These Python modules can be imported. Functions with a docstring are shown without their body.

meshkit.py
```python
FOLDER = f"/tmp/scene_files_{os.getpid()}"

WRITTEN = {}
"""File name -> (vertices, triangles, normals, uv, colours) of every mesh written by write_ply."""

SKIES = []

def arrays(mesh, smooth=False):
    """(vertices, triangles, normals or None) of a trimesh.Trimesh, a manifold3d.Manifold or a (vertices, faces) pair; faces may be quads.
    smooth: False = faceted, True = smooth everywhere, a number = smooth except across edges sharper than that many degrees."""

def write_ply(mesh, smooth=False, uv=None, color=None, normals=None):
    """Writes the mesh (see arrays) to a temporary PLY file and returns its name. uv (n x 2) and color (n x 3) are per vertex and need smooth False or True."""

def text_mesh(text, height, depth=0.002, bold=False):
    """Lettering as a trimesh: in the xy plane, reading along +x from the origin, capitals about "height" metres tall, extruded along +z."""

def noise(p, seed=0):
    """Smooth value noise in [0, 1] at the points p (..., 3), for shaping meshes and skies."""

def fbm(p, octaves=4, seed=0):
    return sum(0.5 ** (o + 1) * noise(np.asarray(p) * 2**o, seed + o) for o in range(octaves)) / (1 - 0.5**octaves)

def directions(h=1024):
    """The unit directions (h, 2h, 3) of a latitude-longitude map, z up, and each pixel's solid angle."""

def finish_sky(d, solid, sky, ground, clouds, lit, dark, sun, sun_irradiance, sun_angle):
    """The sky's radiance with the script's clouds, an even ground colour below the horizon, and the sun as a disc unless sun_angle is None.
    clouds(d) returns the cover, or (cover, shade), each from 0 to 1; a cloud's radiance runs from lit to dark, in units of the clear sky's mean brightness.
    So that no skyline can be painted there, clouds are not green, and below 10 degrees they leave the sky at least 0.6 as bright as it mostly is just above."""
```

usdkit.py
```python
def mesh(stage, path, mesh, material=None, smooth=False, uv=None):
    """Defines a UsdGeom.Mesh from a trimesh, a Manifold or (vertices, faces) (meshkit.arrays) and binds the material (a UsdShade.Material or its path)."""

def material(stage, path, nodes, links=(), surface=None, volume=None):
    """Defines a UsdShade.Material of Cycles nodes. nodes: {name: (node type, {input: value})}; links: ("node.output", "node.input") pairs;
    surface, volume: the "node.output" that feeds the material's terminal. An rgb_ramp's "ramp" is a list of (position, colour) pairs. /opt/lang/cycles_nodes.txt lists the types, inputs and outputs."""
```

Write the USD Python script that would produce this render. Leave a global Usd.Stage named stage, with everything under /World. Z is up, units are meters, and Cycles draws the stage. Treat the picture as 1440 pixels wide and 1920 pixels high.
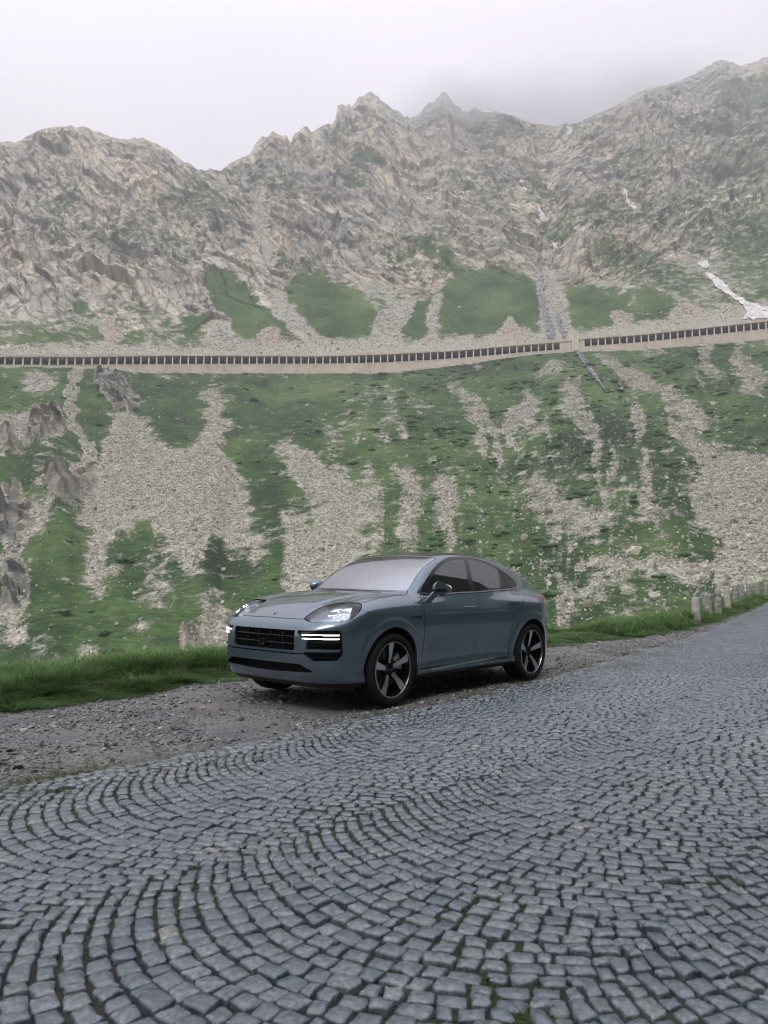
import math, random
import numpy as np, trimesh, manifold3d as m3, shapely
import shapely.geometry as sg
from shapely import affinity
from scipy.interpolate import CubicSpline, PchipInterpolator
from scipy.ndimage import gaussian_filter, gaussian_filter1d, map_coordinates
import usdkit, meshkit
from pxr import Usd, UsdGeom, UsdLux, UsdShade, Sdf, Gf, Vt

stage = Usd.Stage.CreateInMemory()
UsdGeom.SetStageUpAxis(stage, 'Z')
UsdGeom.SetStageMetersPerUnit(stage, 1.0)
UsdGeom.Xform.Define(stage, '/World')
UsdGeom.Scope.Define(stage, '/World/Looks')

# ------------------------------------------------------------------ camera
FPX, PITCH, EYE = 1400.0, 0.1011, 1.2098        # focal length (photo pixels), upward pitch, eye height
cam = UsdGeom.Camera.Define(stage, '/World/camera')
cam.AddTranslateOp().Set(Gf.Vec3d(0, 0, EYE))
cam.AddRotateXOp().Set(90 + math.degrees(PITCH))
cam.CreateHorizontalApertureAttr(24.0)
cam.CreateVerticalApertureAttr(32.0)
cam.CreateFocalLengthAttr(24.0 * FPX / 1440)
cam.CreateFStopAttr(4.0)
cam.CreateFocusDistanceAttr(9.0)
cam.CreateClippingRangeAttr(Gf.Vec2f(0.05, 20000))
cam.CreateExposureAttr(1.3)

# ------------------------------------------------------------------ light: high overcast
SUN_AZ, SUN_EL = math.radians(194), math.radians(46)      # azimuth from +y towards +x
sun_dir = np.array([math.sin(SUN_AZ) * math.cos(SUN_EL), math.cos(SUN_AZ) * math.cos(SUN_EL), math.sin(SUN_EL)])
HAZE_DENSITY = 0.00075
SKY_STRENGTH, CLOUD_LEVEL = 0.10, 7.4
sky_mat = usdkit.material(stage, '/World/Looks/sky_overcast', {
    'tc': ('texture_coordinate', {}),
    'sky': ('sky_texture', {'sky_type': 'single_scattering', 'sun_disc': False, 'sun_elevation': SUN_EL, 'sun_rotation': SUN_AZ, 'altitude': 2000.0, 'air_density': 1.0, 'aerosol_density': 2.0, 'ozone_density': 1.0}),
    'map': ('mapping', {'scale': (1.0, 1.0, 2.4)}),
    'n1': ('noise_texture', {'scale': 1.6, 'detail': 5.0, 'roughness': 0.5, 'distortion': 0.35}),
    'tone': ('rgb_ramp', {'ramp': [(0.30, (0.82, 0.84, 0.93)), (0.45, (0.93, 0.945, 1.01)), (0.55, (1.0, 1.0, 1.04)), (0.70, (1.08, 1.07, 1.09))]}),
    'n2': ('noise_texture', {'scale': 0.8, 'detail': 2.0}),
    'pinkf': ('map_range', {'from_min': 0.42, 'from_max': 0.62, 'to_min': 0.0, 'to_max': 1.0, 'clamp': True}),
    'pink': ('mix', {'mix_type': 'multiply', 'fac': 0.0, 'color2': (0.99, 0.91, 0.94)}),
    'sep': ('separate_xyz', {}), 'zen': ('rgb_ramp', {'ramp': [(0.0, (0.70, 0.68, 0.66)), (0.3, (0.92, 0.90, 0.89)), (0.66, (1.13, 1.10, 1.10)), (0.8, (1.20, 1.24, 1.32)), (1.0, (1.30, 1.46, 1.68))]}), 'zm': ('mix', {'mix_type': 'multiply', 'fac': 1.0}),
    'lum': ('mix', {'mix_type': 'multiply', 'fac': 1.0, 'color2': (CLOUD_LEVEL, CLOUD_LEVEL, CLOUD_LEVEL)}),
    'mixc': ('mix', {'fac': 0.94}),
    'bg': ('background_shader', {'strength': SKY_STRENGTH})},
    [('tc.generated', 'map.vector'), ('map.vector', 'n1.vector'), ('tc.generated', 'n2.vector'), ('n1.fac', 'tone.fac'), ('n2.fac', 'pinkf.value'),
     ('tone.color', 'pink.color1'), ('pinkf.result', 'pink.fac'), ('tc.generated', 'sep.vector'), ('sep.z', 'zen.fac'), ('pink.color', 'zm.color1'), ('zen.color', 'zm.color2'), ('zm.color', 'lum.color1'), ('sky.color', 'mixc.color1'), ('lum.color', 'mixc.color2'), ('mixc.color', 'bg.color')], surface='bg.background')
dome = UsdLux.DomeLight.Define(stage, '/World/sky')
dome.CreateIntensityAttr(1.0)
UsdShade.MaterialBindingAPI.Apply(dome.GetPrim()).Bind(sky_mat)
dome.GetPrim().SetCustomDataByKey('kind', 'structure')
sun = UsdLux.DistantLight.Define(stage, '/World/sun')
sun.CreateNormalizeAttr(True)
sun.CreateIntensityAttr(0.4)
sun.CreateAngleAttr(25.0)
sun.CreateColorAttr(Gf.Vec3f(1.0, 0.93, 0.84))
_q = Gf.Rotation(Gf.Vec3d(0, 0, 1), Gf.Vec3d(*sun_dir.tolist()))
sun.AddTransformOp().Set(Gf.Matrix4d().SetRotate(_q))

# ------------------------------------------------------------------ helpers
USED = {}
def numbered(parent, name):
    k = (parent, name)
    n = USED.get(k, 0)
    USED[k] = n + 1
    return f'{parent}/{name}' if n == 0 else f'{parent}/{name}_{n:03d}'
def path_of(p):
    return '/World' if p is None else str(p.GetPath())
def tag(prim, label=None, cat=None, group=None, kind=None):
    for k, v in (('label', label), ('category', cat), ('group', group), ('kind', kind)):
        if v:
            prim.SetCustomDataByKey(k, v)
    return prim
def thing(name, label=None, cat=None, loc=(0, 0, 0), rotz=0.0, group=None, kind=None):
    x = UsdGeom.Xform.Define(stage, numbered('/World', name))
    x.AddTranslateOp().Set(Gf.Vec3d(*[float(t) for t in loc]))
    if rotz:
        x.AddRotateZOp().Set(math.degrees(rotz))
    return tag(x.GetPrim(), label, cat, group, kind)
def put(name, mesh, mat, parent=None, smooth=False, label=None, cat=None, group=None, kind=None):
    m = usdkit.mesh(stage, numbered(path_of(parent), name), mesh, mat, smooth=smooth)
    return tag(m.GetPrim(), label, cat, group, kind)
def put_n(name, v, f, n, mat, parent=None, **kw):
    """A mesh with given vertex normals; f may hold triangles or quads."""
    m = UsdGeom.Mesh.Define(stage, numbered(path_of(parent), name))
    f = np.asarray(f)
    m.CreatePointsAttr(Vt.Vec3fArray.FromNumpy(np.ascontiguousarray(v, np.float32)))
    m.CreateFaceVertexCountsAttr(Vt.IntArray.FromNumpy(np.full(len(f), f.shape[1], np.int32)))
    m.CreateFaceVertexIndicesAttr(Vt.IntArray.FromNumpy(np.ascontiguousarray(f.astype(np.int32).ravel())))
    m.CreateSubdivisionSchemeAttr('none')
    if n is not None:
        m.CreateNormalsAttr(Vt.Vec3fArray.FromNumpy(np.ascontiguousarray(n, np.float32)))
        m.SetNormalsInterpolation('vertex')
    UsdShade.MaterialBindingAPI.Apply(m.GetPrim()).Bind(mat)
    return tag(m.GetPrim(), **kw)
def attr(prim, name, values):
    UsdGeom.PrimvarsAPI(prim).CreatePrimvar(name, Sdf.ValueTypeNames.FloatArray, 'vertex').Set(Vt.FloatArray.FromNumpy(np.ascontiguousarray(values, np.float32)))
def attr3(prim, name, values):
    UsdGeom.PrimvarsAPI(prim).CreatePrimvar(name, Sdf.ValueTypeNames.Color3fArray, 'vertex').Set(Vt.Vec3fArray.FromNumpy(np.ascontiguousarray(values, np.float32)))
def scatter(name, protos, pos, idx, quat, scale, parent=None, **kw):
    """A PointInstancer; protos: list of (mesh, material, smooth); quat rows (w, x, y, z)."""
    p = UsdGeom.PointInstancer.Define(stage, numbered(path_of(parent), name))
    rel = p.CreatePrototypesRel()
    for k, (m, mat, sm) in enumerate(protos):
        q = f'{p.GetPath()}/variant_{k}'
        usdkit.mesh(stage, q, m, mat, smooth=sm)
        rel.AddTarget(q)
    p.CreatePositionsAttr(Vt.Vec3fArray.FromNumpy(np.ascontiguousarray(pos, np.float32)))
    p.CreateProtoIndicesAttr(Vt.IntArray.FromNumpy(np.ascontiguousarray(idx, np.int32)))
    q = np.ascontiguousarray(quat, np.float32)
    p.CreateOrientationsAttr(Vt.QuathArray([Gf.Quath(float(a), float(b), float(c), float(d)) for a, b, c, d in q]))
    p.CreateScalesAttr(Vt.Vec3fArray.FromNumpy(np.ascontiguousarray(scale, np.float32)))
    return tag(p.GetPrim(), **kw)
def quat_yaw(a):
    return np.stack([np.cos(a / 2), 0 * a, 0 * a, np.sin(a / 2)], 1)
def quat_rand(rng, n):
    q = rng.normal(size=(n, 4))
    return q / np.linalg.norm(q, axis=1, keepdims=True)
def quat_mul(a, b):
    w1, x1, y1, z1 = a.T; w2, x2, y2, z2 = b.T
    return np.stack([w1*w2-x1*x2-y1*y2-z1*z2, w1*x2+x1*w2+y1*z2-z1*y2, w1*y2-x1*z2+y1*w2+z1*x2, w1*z2+x1*y2-y1*x2+z1*w2], 1)

_tab = np.random.default_rng(11).random((256, 256)).astype(np.float32)
def n2(x, y, seed=0):
    """Smooth 2-D value noise, 0..1."""
    x = x + seed * 17.31; y = y + seed * 9.77
    i = np.floor(x).astype(np.int64); j = np.floor(y).astype(np.int64)
    a = (x - i); b = (y - j)
    a = a * a * a * (a * (a * 6 - 15) + 10); b = b * b * b * (b * (b * 6 - 15) + 10)
    i0 = i & 255; i1 = (i + 1) & 255; j0 = j & 255; j1 = (j + 1) & 255
    return (_tab[i0, j0] * (1 - a) + _tab[i1, j0] * a) * (1 - b) + (_tab[i0, j1] * (1 - a) + _tab[i1, j1] * a) * b
def fb2(x, y, octaves=4, seed=0, gain=0.5):
    s, t, a = 0, 0, 1.0
    for o in range(octaves):
        s = s + a * n2(x * 2**o, y * 2**o, seed + 3 * o); t += a; a *= gain
    return s / t
def rid2(x, y, octaves=4, seed=0, gain=0.5):
    s, t, a = 0, 0, 1.0
    for o in range(octaves):
        s = s + a * (1 - np.abs(2 * n2(x * 2**o, y * 2**o, seed + 3 * o) - 1)); t += a; a *= gain
    return s / t
def sstep(a, b, x):
    t = np.clip((x - a) / (b - a), 0, 1)
    return t * t * (3 - 2 * t)

def sight(px, py):
    """Bearing and steepness (tangents) of what the photograph shows at a pixel: (x / y, (z - eye) / y)."""
    c, s = math.cos(PITCH), math.sin(PITCH)
    a = (np.asarray(px, float) - 720) / FPX; b = (960 - np.asarray(py, float)) / FPX
    return a / (c - b * s), (s + b * c) / (c - b * s)

# ------------------------------------------------------------------ materials of the land
L = '/World/Looks/'
def mat(name, nodes, links=(), surface='p.BSDF', volume=None):
    return usdkit.material(stage, L + name, nodes, links, surface=surface, volume=volume)

def land_material():
    N = {
     'geo': ('geometry', {}),
     'veg': ('attribute', {'attribute': 'veg'}), 'rock': ('attribute', {'attribute': 'rock'}), 'soil': ('attribute', {'attribute': 'soil'}), 'tone': ('attribute', {'attribute': 'tone'}),
     'sv': ('attribute', {'attribute': 'strata'}),
     # grass
     'gn': ('noise_texture', {'scale': 0.045, 'detail': 6.0, 'roughness': 0.62}),
     'gmap': ('mapping', {'scale': (0.25, 0.4, 1.6)}),
     'gn2': ('noise_texture', {'scale': 0.9, 'detail': 4.0, 'roughness': 0.65}),
     'grass': ('rgb_ramp', {'ramp': [(0.34, (0.012, 0.030, 0.010)), (0.44, (0.024, 0.056, 0.015)), (0.52, (0.044, 0.088, 0.022)), (0.60, (0.076, 0.124, 0.034)), (0.72, (0.13, 0.16, 0.062))]}),
     'gmix': ('mix_float', {'fac': 0.45}),
     'gtone': ('math', {'math_type': 'add'}),
     # scree and stones
     'v1': ('voronoi_texture', {'scale': 1.5, 'randomness': 1.0}),
     'v2': ('voronoi_texture', {'scale': 0.33, 'randomness': 1.0}),
     'vr': ('rgb_ramp', {'ramp': [(0.0, (0.19, 0.180, 0.148)), (0.3, (0.275, 0.262, 0.218)), (0.6, (0.34, 0.325, 0.275)), (1.0, (0.43, 0.412, 0.352))]}),
     'vsep': ('separate_color', {}),
     # cliff
     'cn': ('noise_texture', {'scale': 0.016, 'detail': 7.0, 'roughness': 0.65}),
     'sn': ('noise_texture', {'scale': 1.0, 'detail': 6.0, 'roughness': 0.66}),
     'cmixf': ('mix_float', {'fac': 0.6}),
     'cliff': ('rgb_ramp', {'ramp': [(0.32, (0.15, 0.150, 0.145)), (0.42, (0.29, 0.280, 0.250)), (0.50, (0.40, 0.376, 0.320)), (0.60, (0.50, 0.462, 0.385)), (0.74, (0.60, 0.55, 0.46))]}),
     'pinkn': ('noise_texture', {'scale': 0.009, 'detail': 3.0}),
     'pinkr': ('map_range', {'from_min': 0.42, 'from_max': 0.66, 'to_min': 0.0, 'to_max': 0.75, 'clamp': True}),
     'v3': ('voronoi_texture', {'scale': 0.55, 'randomness': 1.0}), 'v3s': ('separate_color', {}), 'v3r': ('rgb_ramp', {'ramp': [(0.0, (0.76, 0.77, 0.79)), (0.5, (1.0, 1.0, 1.0)), (1.0, (1.22, 1.19, 1.13))]}), 'cell': ('mix', {'mix_type': 'multiply', 'fac': 0.8}),
     'v4': ('voronoi_texture', {'feature': 'distance_to_edge', 'scale': 0.75, 'randomness': 1.0}), 'crk': ('map_range', {'from_min': 0.0, 'from_max': 0.10, 'to_min': 0.46, 'to_max': 1.0, 'clamp': True}), 'crkc': ('mix', {'mix_type': 'multiply', 'fac': 1.0}), 'warp': ('vector_math', {'math_type': 'add'}), 'wn': ('noise_texture', {'scale': 0.8, 'detail': 3.0}), 'wns': ('vector_math', {'math_type': 'scale', 'scale': 0.38}),
     'cliff2': ('mix', {'mix_type': 'multiply', 'color2': (1.06, 0.96, 0.86)}),
     # masks
     'hn': ('noise_texture', {'scale': 0.16, 'detail': 8.0, 'roughness': 0.74}),
     'hadd': ('math', {'math_type': 'multiply_add', 'value2': 1.6}),
     'vegm': ('map_range', {'from_min': 1.20, 'from_max': 1.38, 'to_min': 0.0, 'to_max': 1.0, 'clamp': True}),
     'radd': ('math', {'math_type': 'multiply_add', 'value2': 0.6}),
     'rockm': ('map_range', {'from_min': 0.7, 'from_max': 0.9, 'to_min': 0.0, 'to_max': 1.0, 'clamp': True}),
     'stone': ('mix', {}), 'stone2': ('mix', {'color2': (0.36, 0.275, 0.205)}),
     'oc': ('attribute', {'attribute': 'outcrop'}), 'stone3': ('mix', {'mix_type': 'multiply', 'color2': (0.50, 0.53, 0.57)}),
     'out': ('mix', {}),
     'bh': ('mix_float', {'fac': 0.5}), 'gh': ('math', {'math_type': 'multiply', 'value2': 0.6}), 'bhm': ('mix_float', {}),
     'bump': ('bump', {'strength': 0.6, 'distance': 2.0}),
     'p': ('principled_bsdf', {'roughness': 0.9, 'specular_ior_level': 0.25}),
    }
    K = [('geo.position', f'{n}.vector') for n in ('gn', 'gmap', 'v1', 'v2', 'cn', 'pinkn', 'hn')] + [
     ('gmap.vector', 'gn2.vector'), ('gn.fac', 'gmix.a'), ('gn2.fac', 'gmix.b'), ('gmix.result', 'gtone.value1'), ('tone.fac', 'gtone.value2'), ('gtone.value', 'grass.fac'),
     ('v1.color', 'vsep.color'), ('vsep.r', 'vr.fac'),
     ('sv.vector', 'sn.vector'), ('cn.fac', 'cmixf.a'), ('sn.fac', 'cmixf.b'), ('cmixf.result', 'cliff.fac'),
     ('pinkn.fac', 'pinkr.value'), ('pinkr.result', 'cliff2.fac'), ('sv.vector', 'wn.vector'), ('sv.vector', 'warp.vector1'), ('wn.color', 'wns.vector1'), ('wns.vector', 'warp.vector2'), ('warp.vector', 'v3.vector'), ('warp.vector', 'v4.vector'), ('v3.color', 'v3s.color'), ('v3s.r', 'v3r.fac'), ('cliff.color', 'cell.color1'), ('v3r.color', 'cell.color2'), ('v4.distance', 'crk.value'), ('cell.color', 'crkc.color1'), ('crk.result', 'crkc.color2'), ('crkc.color', 'cliff2.color1'),
     ('hn.fac', 'hadd.value1'), ('veg.fac', 'hadd.value3'), ('hadd.value', 'vegm.value'),
     ('hn.fac', 'radd.value1'), ('rock.fac', 'radd.value3'), ('radd.value', 'rockm.value'),
     ('rockm.result', 'stone.fac'), ('vr.color', 'stone.color1'), ('cliff2.color', 'stone.color2'),
     ('soil.fac', 'stone2.fac'), ('stone.color', 'stone2.color1'),
     ('vegm.result', 'out.fac'), ('oc.fac', 'stone3.fac'), ('stone2.color', 'stone3.color1'), ('stone3.color', 'out.color1'), ('grass.color', 'out.color2'), ('out.color', 'p.base_color'),
     ('sn.fac', 'bh.a'), ('v3s.g', 'bh.b'), ('gn2.fac', 'gh.value1'), ('vegm.result', 'bhm.fac'), ('bh.result', 'bhm.a'), ('gh.value', 'bhm.b'), ('bhm.result', 'bump.height'), ('bump.normal', 'p.normal')]
    return mat('mountain_land', N, K)
LAND = land_material()

# ------------------------------------------------------------------ the mountain side across the valley
NU, U0 = 790, 0.60
ucol = np.concatenate([np.linspace(-1.6, -U0, 40, endpoint=False), np.linspace(-U0, U0, NU), np.linspace(U0, 1.6, 41)[1:]])
NC = len(ucol)
def along(px, py, D=None):
    """Photo points along a line -> functions of the bearing: steepness (and distance)."""
    u, e = sight(px, py)
    o = np.argsort(u)
    r = [np.interp(ucol, u[o], e[o])]
    if D is not None:
        r.append(np.interp(ucol, u[o], np.asarray(D, float)[o]))
    return r
# the foot of the road gallery
GPX = np.array([-60, 0, 150, 300, 450, 600, 720, 850, 1000, 1075, 1200, 1440, 1510.])
GPY = np.array([684, 684.5, 686.5, 696, 697, 697, 698, 683, 662, 658, 654, 635, 629.])
GTOP = np.array([665, 665, 665, 664, 664.5, 665, 661, 656, 642, 634, 625, 598.5, 592.])
GD = np.array([322, 335, 362, 386, 401, 411, 415, 416, 413, 412, 411, 406, 404.])
e_f, d_f = along(GPX, GPY, GD)
e_t, _ = along(GPX, GTOP, GD)
e_t = gaussian_filter1d(e_t, 10); e_f = gaussian_filter1d(e_f, 5); d_f = gaussian_filter1d(d_f, 12)
z_f, z_t = EYE + e_f * d_f, EYE + e_t * d_f
RPX = [-400,-200,-60,0,30,75,110,130,160,180,200,215,240,252,265,285,300,320,340,355,370,410,425,440,455,470,480,490,500,512,530,537,545,552,560,570,576,582,590,600,615,630,633,640,655,663,670,680,690,700,710,722,735,750,770,790,800,810,820,832,842,850,870,900,940,1000,1040,1090,1150,1175,1200,1240,1280,1300,1330,1340,1352,1370,1390,1415,1440,1500,1700,2000]
RPY = [330,260,262,268,266,245,240,236,237,246,252,259,262,256,257,262,270,284,298,308,318,320,312,301,295,290,272,257,258,248,252,250,264,246,243,242,240,250,251,240,234,226,202,199,198,196,188,184,176,178,182,192,206,214,216,212,200,190,184,175,180,196,204,206,212,230,238,228,200,186,172,160,150,140,124,116,112,118,122,114,106,95,150,300]
e_r, _ = along(RPX, RPY, np.ones(len(RPX)))
# depth of the crest: where a 45 degree face above the gallery meets the sight line
e_rs = gaussian_filter1d(e_r, 22)
y_r = np.clip((1.02 * d_f - z_t) / (1.02 - np.minimum(e_rs, 0.80)), 600, 1300)
y_r = gaussian_filter1d(y_r, 14)
z_r = EYE + e_r * y_r
# the near side: the ground drops away behind the verge, to a valley floor that rises to the right
uu = ucol
y_v = 120 + 0 * uu
z_v = np.interp(uu, [-1.6, -0.55, -0.2, 0.1, 0.35, 0.6, 1.6], [-30, -26, -25, -19, -11, -7, -4.0])
y_n = np.interp(uu, [-1.6, -0.6, -0.3, 0.0, 0.25, 0.4, 0.52, 0.7, 1.6], [12, 15, 17, 22, 30, 42, 58, 62, 60])
z_n = np.interp(uu, [-1.6, -0.6, 0.0, 0.3, 0.52, 1.6], [-4.5, -4.5, -5, -4.0, -2.0, -2])
rows = []          # (depth, height, number of rows from here to the next)
rows.append((y_n, z_n, 14))
rows.append((0.5 * (y_n + y_v), 0.35 * z_n + 0.65 * z_v, 26))
rows.append((y_v, z_v, 90))
ym = y_v + 0.42 * (d_f - y_v)
rows.append((ym, z_v + (z_f - z_v) * 0.37, 170))
rows.append((d_f - 1.5, z_f, 3))
rows.append((d_f + 1.5, z_f - 0.3, 4))
rows.append((d_f + 12.0, z_t - 0.6, 90))
for t, n in ((0.25, 95), (0.5, 100), (0.75, 110), (1.0, 10)):
    rows.append((d_f + 12 + (y_r - d_f - 12) * t, z_t + (z_r - z_t) * (t ** 1.10), n))
rows.append((y_r + 90, z_r - 70, 8))
rows.append((y_r + 420, z_r - 420, 0))
Yg, Zg, seg = [], [], []
for k in range(len(rows) - 1):
    n = rows[k][2]
    for i in range(n):
        t = i / n
        Yg.append(rows[k][0] * (1 - t) + rows[k + 1][0] * t); Zg.append(rows[k][1] * (1 - t) + rows[k + 1][1] * t); seg.append(k + t)
Yg.append(rows[-1][0]); Zg.append(rows[-1][1]); seg.append(len(rows) - 1)
Yg, Zg, seg = np.array(Yg), np.array(Zg), np.array(seg)
NR = len(Yg)
Zs = gaussian_filter1d(Zg, 9, axis=0, mode='nearest')
keep = sstep(4.0, 3.6, seg) + sstep(6.0, 6.4, seg) * sstep(9.8, 9.4, seg)      # leave the gallery bench and the crest sharp
Zg = Zg + (Zs - Zg) * keep[:, None]
Xg = ucol[None, :] * Yg
UPPER = sstep(6.05, 6.3, seg)[:, None] * np.ones((1, NC))
CREST = sstep(10.02, 9.6, seg)[:, None] * sstep(6.05, 7.2, seg)[:, None]
Eg = (Zg - EYE) / Yg
VIS = seg <= 10.0
# photo point -> (column, row) on this surface
_cols = np.arange(NC)
def on_slope(px, py):
    u, e = sight(px, py)
    c = np.interp(u, ucol, _cols)
    out = []
    for cc, ee in zip(np.atleast_1d(c), np.atleast_1d(e)):
        i = int(min(cc, NC - 2)); t = cc - i
        col = Eg[:, i] * (1 - t) + Eg[:, i + 1] * t
        col = np.maximum.accumulate(np.where(VIS, col, -9))
        col = col + np.arange(NR) * 1e-9
        out.append(np.interp(ee, col, np.arange(NR)))
    return np.atleast_1d(c), np.array(out)
CI, RI = np.meshgrid(np.arange(NC, dtype=float), np.arange(NR, dtype=float))
_j1 = (fb2(CI / 9, RI / 9, 4, 1) - 0.5) * 22; _j2 = (fb2(CI / 9, RI / 9, 4, 7) - 0.5) * 22
def patch(pts, ragged=1.3, soft=4.5, into=None, value=1.0):
    """1 inside the outline (photo points), laid on the slope with a ragged edge."""
    c, r = on_slope([p[0] for p in pts], [p[1] for p in pts])
    poly = sg.Polygon(np.stack([c, r], 1)).buffer(0)
    x0, y0, x1, y1 = poly.bounds
    a0, a1, b0, b1 = int(max(0, y0 - 14)), int(min(NR, y1 + 15)), int(max(0, x0 - 14)), int(min(NC, x1 + 15))
    m = np.zeros((NR, NC), np.float32)
    if a1 > a0 and b1 > b0:
        shapely.prepare(poly)
        s = np.s_[a0:a1, b0:b1]
        m[s] = shapely.contains_xy(poly, CI[s] + ragged * _j1[s], RI[s] + ragged * _j2[s])
        if soft:
            m[s] = gaussian_filter(m[s], soft)
    return m
def band(pts, width, ragged=0.6, soft=0.6):
    c, r = on_slope([p[0] for p in pts], [p[1] for p in pts])
    poly = sg.LineString(np.stack([c, r], 1)).buffer(width)
    x0, y0, x1, y1 = poly.bounds
    s = np.s_[int(max(0, y0 - 14)):int(min(NR, y1 + 15)), int(max(0, x0 - 14)):int(min(NC, x1 + 15))]
    m = np.zeros((NR, NC), np.float32); shapely.prepare(poly)
    m[s] = gaussian_filter(shapely.contains_xy(poly, CI[s] + ragged * _j1[s], RI[s] + ragged * _j2[s]).astype(np.float32), soft)
    return m
SCREE = [
 ([(205,770),(240,770),(275,790),(300,840),(330,850),(365,830),(385,820),(400,845),(430,850),(445,890),(455,960),(485,1000),(502,1042),(480,1045),(455,1020),(430,1000),(405,1000),(395,1020),(372,1035),(372,1090),(350,1098),(340,1060),(345,1030),(310,990),(280,965),(240,985),(208,1010),(192,1060),(185,1092),(165,1090),(163,1040),(170,1000),(150,945),(160,910),(195,850),(205,810)], 1.0),
 ([(368,725),(425,730),(415,760),(432,825),(405,850),(385,820),(390,780)], .85),
 ([(515,815),(545,820),(590,870),(625,885),(650,920),(672,945),(680,1000),(692,1040),(600,1120),(500,1112),(540,1090),(545,1060),(565,1000),(600,975),(605,950),(575,920),(545,880)], 1.0),
 ([(530,975),(560,955),(585,1000),(600,1060),(560,1080),(545,1050)], .85),
 ([(676,870),(705,880),(712,940),(700,1010),(676,960)], .75), ([(755,880),(785,880),(800,960),(790,1040),(760,1040),(750,940)], .55), ([(810,880),(845,880),(860,960),(850,1000),(820,950)], .6),
 ([(700,780),(720,790),(740,830),(720,840)], .6), ([(560,720),(575,735),(610,800),(650,850),(640,855),(600,805)], .45),
 ([(1280,800),(1330,830),(1400,860),(1450,880),(1450,1062),(1330,1050),(1345,990),(1300,960),(1312,900),(1290,860),(1265,815)], 1.0),
 ([(1110,665),(1200,690),(1260,740),(1335,790),(1300,805),(1230,745),(1150,700)], .8), ([(1370,690),(1420,680),(1445,720),(1400,740)], .7),
 ([(935,790),(990,730),(1010,740),(980,790),(955,815)], .85), ([(985,790),(1030,795),(1020,812),(985,805)], .8), ([(1055,760),(1080,735),(1087,760),(1062,780)], .8), ([(1015,690),(1040,670),(1048,690),(1030,712)], .75),
 ([(960,900),(1000,880),(1020,920),(1080,940),(1110,970),(1180,990),(1170,1010),(1080,1000),(1000,960)], .62), ([(1180,940),(1240,960),(1260,1000),(1190,985)], .6),
 ([(1080,1060),(1325,1060),(1300,1100),(1240,1090),(1180,1110),(1120,1090)], .62), ([(1040,1090),(1120,1110),(1200,1150),(1100,1160),(1040,1130)], .5),
 ([(278,1090),(300,1085),(335,1120),(332,1145),(315,1130)], 1.0), ([(148,1205),(175,1203),(203,1250),(140,1255)], 1.0), ([(392,1130),(430,1115),(440,1180),(400,1245),(350,1250),(350,1180)], .8),
 ([(240,1010),(280,1040),(300,1080),(280,1070)], .5), ([(0,1150),(50,1130),(60,1180),(10,1210)], .7), ([(60,1215),(110,1200),(120,1225),(70,1250)], .6), ([(290,1165),(320,1170),(300,1190)], .7),
 ([(0,760),(60,760),(100,790),(130,800),(120,830),(40,830),(0,840)], .75), ([(30,690),(90,700),(110,740),(60,740)], .75), ([(0,900),(60,920),(90,960),(40,1010),(0,1060)], .7),
 ([(60,1010),(100,920),(140,880),(175,860),(180,880),(150,930),(100,970)], .6), ([(0,1060),(50,1050),(70,1110),(30,1150),(0,1150)], .8)]
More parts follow.
